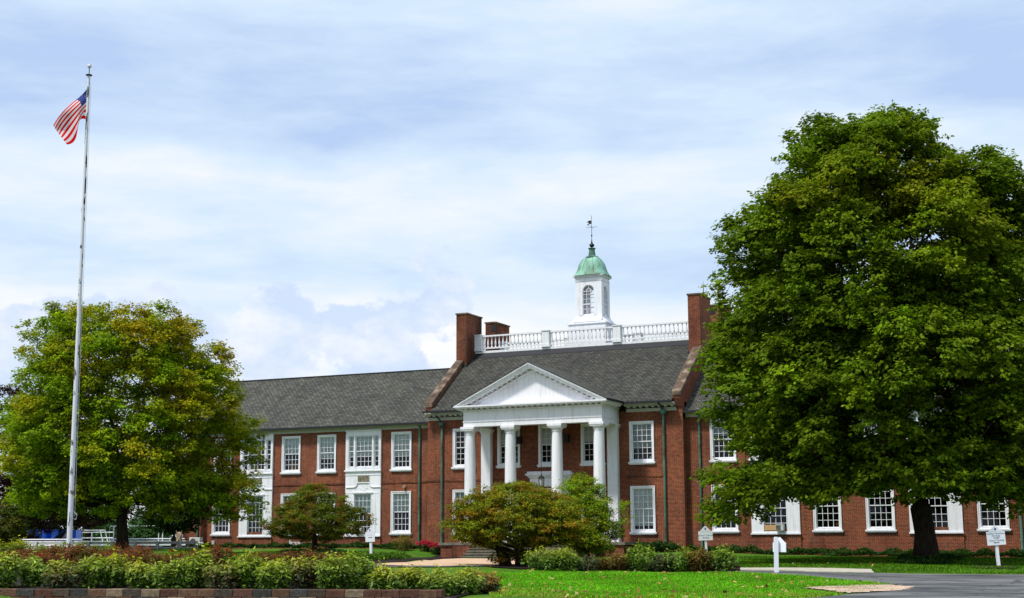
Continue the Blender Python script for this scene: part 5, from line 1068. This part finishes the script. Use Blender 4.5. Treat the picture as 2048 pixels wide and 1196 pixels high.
# ------------------------------------------------------------------ block walls
def blockwall(name, label, A, Bp, zt, courses, bh, bl, seed, zfun=None, setback=.02, depth=.28, last=0, group=None):
    rg = np.random.default_rng(seed); A = np.array(A, float); Bp = np.array(Bp, float); L = np.linalg.norm(Bp-A); d = (Bp-A)/L; nrm = np.array([d[1], -d[0]])
    m = MB(); tones = []
    cols = [(.10, .048, .036), (.075, .058, .050), (.13, .072, .05), (.060, .056, .055), (.20, .145, .105), (.095, .046, .036), (.085, .062, .05)]
    for c in range(courses):
        z1 = zt-bh*c; z0 = z1-bh+.008; s = -(bl*.5 if c % 2 else 0); Lc = L+(last*c)
        while s < Lc:
            a = max(s, 0); b_ = min(s+bl*rg.uniform(.92, 1.08), Lc)
            if b_-a > .08:
                o = rg.uniform(-.008, .012)+.012*c; e = .006; zz = rg.uniform(-.004, .004)
                q = [A+d*(a+e)+nrm*(o), A+d*(b_-e)+nrm*(o), A+d*(b_-e)-nrm*depth, A+d*(a+e)-nrm*depth]; ch = .012
                qi = [A+d*(a+e+ch)+nrm*(o-ch), A+d*(b_-e-ch)+nrm*(o-ch), A+d*(b_-e-ch)-nrm*(depth-ch), A+d*(a+e+ch)-nrm*(depth-ch)]
                vs = [(*p, z0+zz) for p in q]+[(*p, z1-ch+zz) for p in q]+[(*p, z1+zz) for p in qi]
                m.add(vs, [(0, 1, 5, 4), (1, 2, 6, 5), (2, 3, 7, 6), (3, 0, 4, 7), (4, 5, 9, 8), (5, 6, 10, 9), (6, 7, 11, 10), (7, 4, 8, 11), (8, 9, 10, 11), (3, 2, 1, 0)])
                tones += [tuple(np.array(cols[rg.integers(len(cols))])*rg.uniform(.8, 1.2))]*12
            s = b_ if s+bl > 0 else s+bl
    o = m.build(name, 'block', None, origin=(*A, zt-bh*courses)); at = o.data.color_attributes.new('tone', 'FLOAT_COLOR', 'POINT')
    c4 = np.ones((len(tones), 4), np.float32); c4[:, :3] = tones; at.data.foreach_set('color', c4.ravel()); tag(o, label, 'wall', group); return o
def colD(px, D): p = atD(px, 1090, D); return (p[0], p[1])
blockwall('retaining_wall', 'low rustic block retaining wall holding the peony bed along the bottom left', colD(-60, 28.75), colD(884, 26.95), .80, 4, .145, .37, 3, last=.12)
blockwall('retaining_wall', 'short stretch of red garden blocks behind the shrubs on the far lawn edge', colD(1090, 54.0), colD(1476, 51.2), .80, 3, .12, .38, 4)
# ------------------------------------------------------------------ low rail fence
fn_ = empty('rail_fence', (*colD(200, 70), 1.3), 'low white two-rail fence in front of the trailers at left', 'fence')
A = np.array(colD(40, 71)); Bq = np.array(colD(396, 69.5)); 
def line3(t, z): return np.array([*(A+(Bq-A)*t), z])
for z0, z1 in ((1.60, 1.73), (1.38, 1.47)):
    m = MB()
    q = [line3(0, z0), line3(1, z0)]; off = np.array([HD[0], HD[1], 0])*.03
    vs = [q[0]-off, q[1]-off, q[1]+off, q[0]+off]; m.add(vs+[v+np.array([0, 0, z1-z0]) for v in vs], [(0, 3, 2, 1), (4, 5, 6, 7), (0, 1, 5, 4), (1, 2, 6, 5), (2, 3, 7, 6), (3, 0, 4, 7)]); m.build('rail', 'gal', fn_)
for px in (74, 128, 180, 226, 273, 317, 361):
    t = (px-40)/356; p = line3(t, 0)-HD*.09; MB().box(p[0]-.07, p[0]+.07, p[1]-.05, p[1]+.05, G(p[0], p[1])-.2, 1.74).build('post', 'gal', fn_)
# ------------------------------------------------------------------ yard things far left
def frame_at(px, D, z):
    p = atD(px, 1090, D); return np.array([p[0], p[1], z])
def local(name, px, D, z, label, cat, group=None, yaw=0):
    p = frame_at(px, D, z); r = empty(name, p, label, cat, group); r.rotation_euler = (0, 0, YAW+yaw); WL[r] = np.zeros(3); return r
def trailer(px, D, L, z, label, rails):
    r = local('flatbed_trailer', px, D, z, label, 'trailer', 'white flatbed trailers beyond the rail')
    MB().box(-L/2, L/2, -1, 1, .34, .47).box(-L/2, L/2, -1.03, -1, .2, .5).build('deck', 'sign_white', r)
    for x in (-.9, 0, .9):
        w_ = MB().tube([(x, -.95, .2), (x, -.72, .2)], .24, 16).build('wheel', 'rubber', r); MB().tube([(x, -.97, .2), (x, -.94, .2)], .11, 12).build('rim', 'gal', w_)
    m = MB()
    for p in rails: m.tube([(a, -.9, b) for a, b in p], .035, 6)
    m.build('rack', 'sign_white', r); MB().tube([(L/2, 0, .35), (L/2+.9, 0, .33)], .05, 6).build('drawbar', 'gal', r)
trailer(140, 90, 5.9, 1.28, 'white flatbed trailer with low pipe rails behind the flagpole', [[(1.0, .45), (1.0, 1.02), (2.9, 1.02)], [(1.0, .68), (2.9, .68)], [(1.6, .45), (1.6, 1.02)], [(2.3, .45), (2.1, 1.15), (2.0, 1.15)], [(1.1, 1.15), (2.4, 1.15), (2.6, .45)], [(-2.8, .45), (-2.8, .60), (1.0, .60)]])
trailer(300, 92, 5.0, 1.28, 'white flatbed trailer with a tall pipe frame behind the maple trunk', [[(-2.35, .45), (-2.35, 1.42), (.75, 1.42), (.75, .45)], [(-2.1, .45), (-2.1, 1.40)], [(1.0, .45), (1.0, 1.36)], [(-2.4, .62), (2.4, .62)]])
d1 = local('dumpster', 77, 100, 1.32, 'tall blue dumpster with a star emblem at far left', 'dumpster', 'blue dumpsters')
MB().prism([(-.62, .12), (.50, .12), (.50, 1.22), (-.42, 1.22)], 'y', -.9, .7).build('body', 'blue', d1)
MB().box(-.48, .54, -.95, .75, 1.22, 1.28).build('lid', 'blue', d1); MB().box(.28, .40, -.912, -.9, 1.0, 1.15).build('label_plate', 'yellow', d1)
def star(r_, cx_, cz_, y_, R, par):
    pts = [(cx_+(R if t % 2 == 0 else R*.42)*sin(pi*t/5), cz_+(R if t % 2 == 0 else R*.42)*cos(pi*t/5)) for t in range(10)]; MB().prism(pts, 'y', y_-.008, y_).build('star_emblem', 'pink', par)
star(d1, -.08, .95, -.905, .15, d1); MB().box(-.2, .08, -.91, -.9, .66, .72).box(-.2, .08, -.91, -.9, .54, .58).build('lettering_bar', 'vehicle', d1)
d2 = local('dumpster', 100, 101, 1.32, 'small blue dumpster in the middle of the three', 'dumpster', 'blue dumpsters')
MB().box(-.32, .34, -.8, .7, .12, 1.22).build('body', 'blue', d2); MB().box(-.36, .38, -.84, .74, 1.22, 1.27).build('lid', 'blue', d2)
d3 = local('dumpster', 131, 99, 1.32, 'long blue dumpster with its slanted front open', 'dumpster', 'blue dumpsters')
MB().prism([(-1.0, .12), (.85, .12), (.85, 1.2), (-.05, 1.2), (-.75, .58), (-1.0, .5)], 'y', -.55, .7).box(-1.0, .85, -.9, -.55, .12, .55).build('body', 'blue', d3)
MB().prism([(-.72, .60), (-.0, 1.16), (.22, 1.16), (-.15, .60)], 'y', -.57, -.55).build('opening', 'dark', d3); star(d3, .0, .32, -.905, .1, d3)  # solid dark plate painted in for the shaded hollow of the dumpster
MB().prism([(-.12, .60), (.25, 1.16), (.62, 1.16), (.62, .9), (.3, .60)], 'y', -.565, -.55).build('chute', 'gal', d3)
sc_ = local('sculpture', 358, 80, G(*colD(358, 80)), 'mottled tan and brown standing sculpture behind the low rail near the building corner', 'sculpture')
MB().lathe(0, 0, [(.10, 0), (.10, .35), (.16, .5), (.17, .8), (.19, .95), (.12, 1.06), (.05, 1.1)], 10, 0, 1, .6).build('body', 'tan', sc_)
MB().tube([(-.14, -.12, .95), (.14, -.13, .55)], .035, 6).tube([(.14, -.12, .98), (-.13, -.13, .5)], .035, 6).tube([(-.1, -.08, .98), (-.16, -.1, 1.18)], .03, 5).tube([(.1, -.08, .98), (.15, -.1, 1.16)], .03, 5).build('crossed_bands', 'tan', sc_)
MB().tube([(-.11, 0, .35), (-.12, 0, -.05)], .07, 7).tube([(.11, 0, .35), (.12, 0, -.05)], .07, 7).build('leg', 'tan', sc_)
vn = local('parked_van', 388, 112, 1.30, 'white van with blue stripes parked past the left end of the building', 'van')
MB().prism([(-1.15, .35), (1.6, .35), (1.6, 2.0), (-.55, 2.0), (-1.0, 1.35), (-1.15, 1.25)], 'y', -.9, .9).build('body', 'vehicle', vn)
MB().box(-1.1, 1.55, -.915, -.9, .62, .8).build('stripe', 'vehicle_blue', vn); MB().prism([(-.9, 1.35), (-.5, 1.85), (1.4, 1.85), (1.4, 1.35)], 'y', -.91, -.9).build('window', 'vehicle_blue', vn)
for x in (-.6, 1.1): MB().tube([(x, -.93, .33), (x, -.7, .33)], .33, 18).build('wheel', 'rubber', vn)
# ------------------------------------------------------------------ air conditioners and boxes at the wall
def condenser(X, Y, w_, h_, label):
    z = G(X, Y)+.02; r = empty('condenser_unit', (X, Y, z), label, 'air conditioner', 'outdoor condenser units'); 
    MB().box(X-w_/2, X+w_/2, Y-.16, Y+.16, z+.06, z+h_).build('case', 'ac', r)
    for dx in (-.3, .3): MB().box(X+dx*w_-.03, X+dx*w_+.03, Y-.18, Y+.18, z-.1, z+.06).build('foot', 'dark', r)
    c0 = (X-w_*.16, Y-.165, z+h_*.53); f = MB().tube([(c0[0], Y-.17, c0[2]), (c0[0], Y-.158, c0[2])], h_*.36, 24).build('fan_grille', 'dark', r)
    g = MB()
    for k in range(1, 5):
        pts = [(c0[0]+h_*.08*k*cos(a), Y-.176, c0[2]+h_*.08*k*sin(a)) for a in np.linspace(0, 2*pi, 20)]; g.tube(pts, .004, 3)
    g.tube([(c0[0], Y-.18, c0[2]), (c0[0], Y-.17, c0[2])], h_*.06, 10).build('guard_rings', 'gal', f)
    MB().box(X+w_*.36, X+w_*.44, Y-.168, Y-.16, z+h_*.3, z+h_*.5).build('valve_cover', 'dark', r); return r
def pX(px, Y): d = ray(px, 1085); return d[0]*Y/d[1]
condenser(pX(392, 75.1), 75.1, .82, .70, 'large beige condenser unit with round fan at the left end of the building')
cu_ = condenser(pX(593, 75.5), 75.5, .72, .38, 'low beige condenser unit with a red mark behind the small hawthorn tree'); X = pX(597, 75.5)
MB().tube([(X, 75.335, G(X, 75.5)+.30), (X, 75.325, G(X, 75.5)+.30)], .05, 12).build('round_mark', 'red_paint', cu_)
for px, lab in ((426.5, 'small grey meter box on the brick below the leftmost window'), (581.5, 'small grey meter box above the low condenser unit')):
    X = pX(px, 75.9); z = 1.62; r = empty('meter_box', (X, 75.95, z), lab, 'meter box', 'meter boxes')
    MB().box(X-.09, X+.09, 75.85, 75.995, z-.1, z+.16).build('case', 'ac', r); MB().tube([(X, 75.95, z-.1), (X, 75.95, 1.2)], .02, 6).build('conduit', 'gal', r)
def win_ac(X, label, w_, ply=None):
    r = empty('window_air_conditioner', (X, YW-.2, 2.16), label, 'air conditioner', 'window air conditioners')
    c = MB().box(X-w_/2, X+w_/2, YW-.36, YW+.02, 2.17, 2.50).build('case', 'ac', r); g = MB()
    for i in range(6): g.box(X-w_/2+.02, X+w_*.15, YW-.368, YW-.36, 2.20+.045*i, 2.225+.045*i)
    g.build('louvres', 'dark', c)
    if ply: MB().box(ply[0], ply[1], YW-.10, YW-.085, 2.18, 2.48).build('filler_board', 'plywood', r)
win_ac(-19.80, 'window air conditioner beside a plywood board under the first right bay', .42, (-20.68, -20.02)); win_ac(-45.95, 'window air conditioner in the lower window left of the leaning sign', .45)
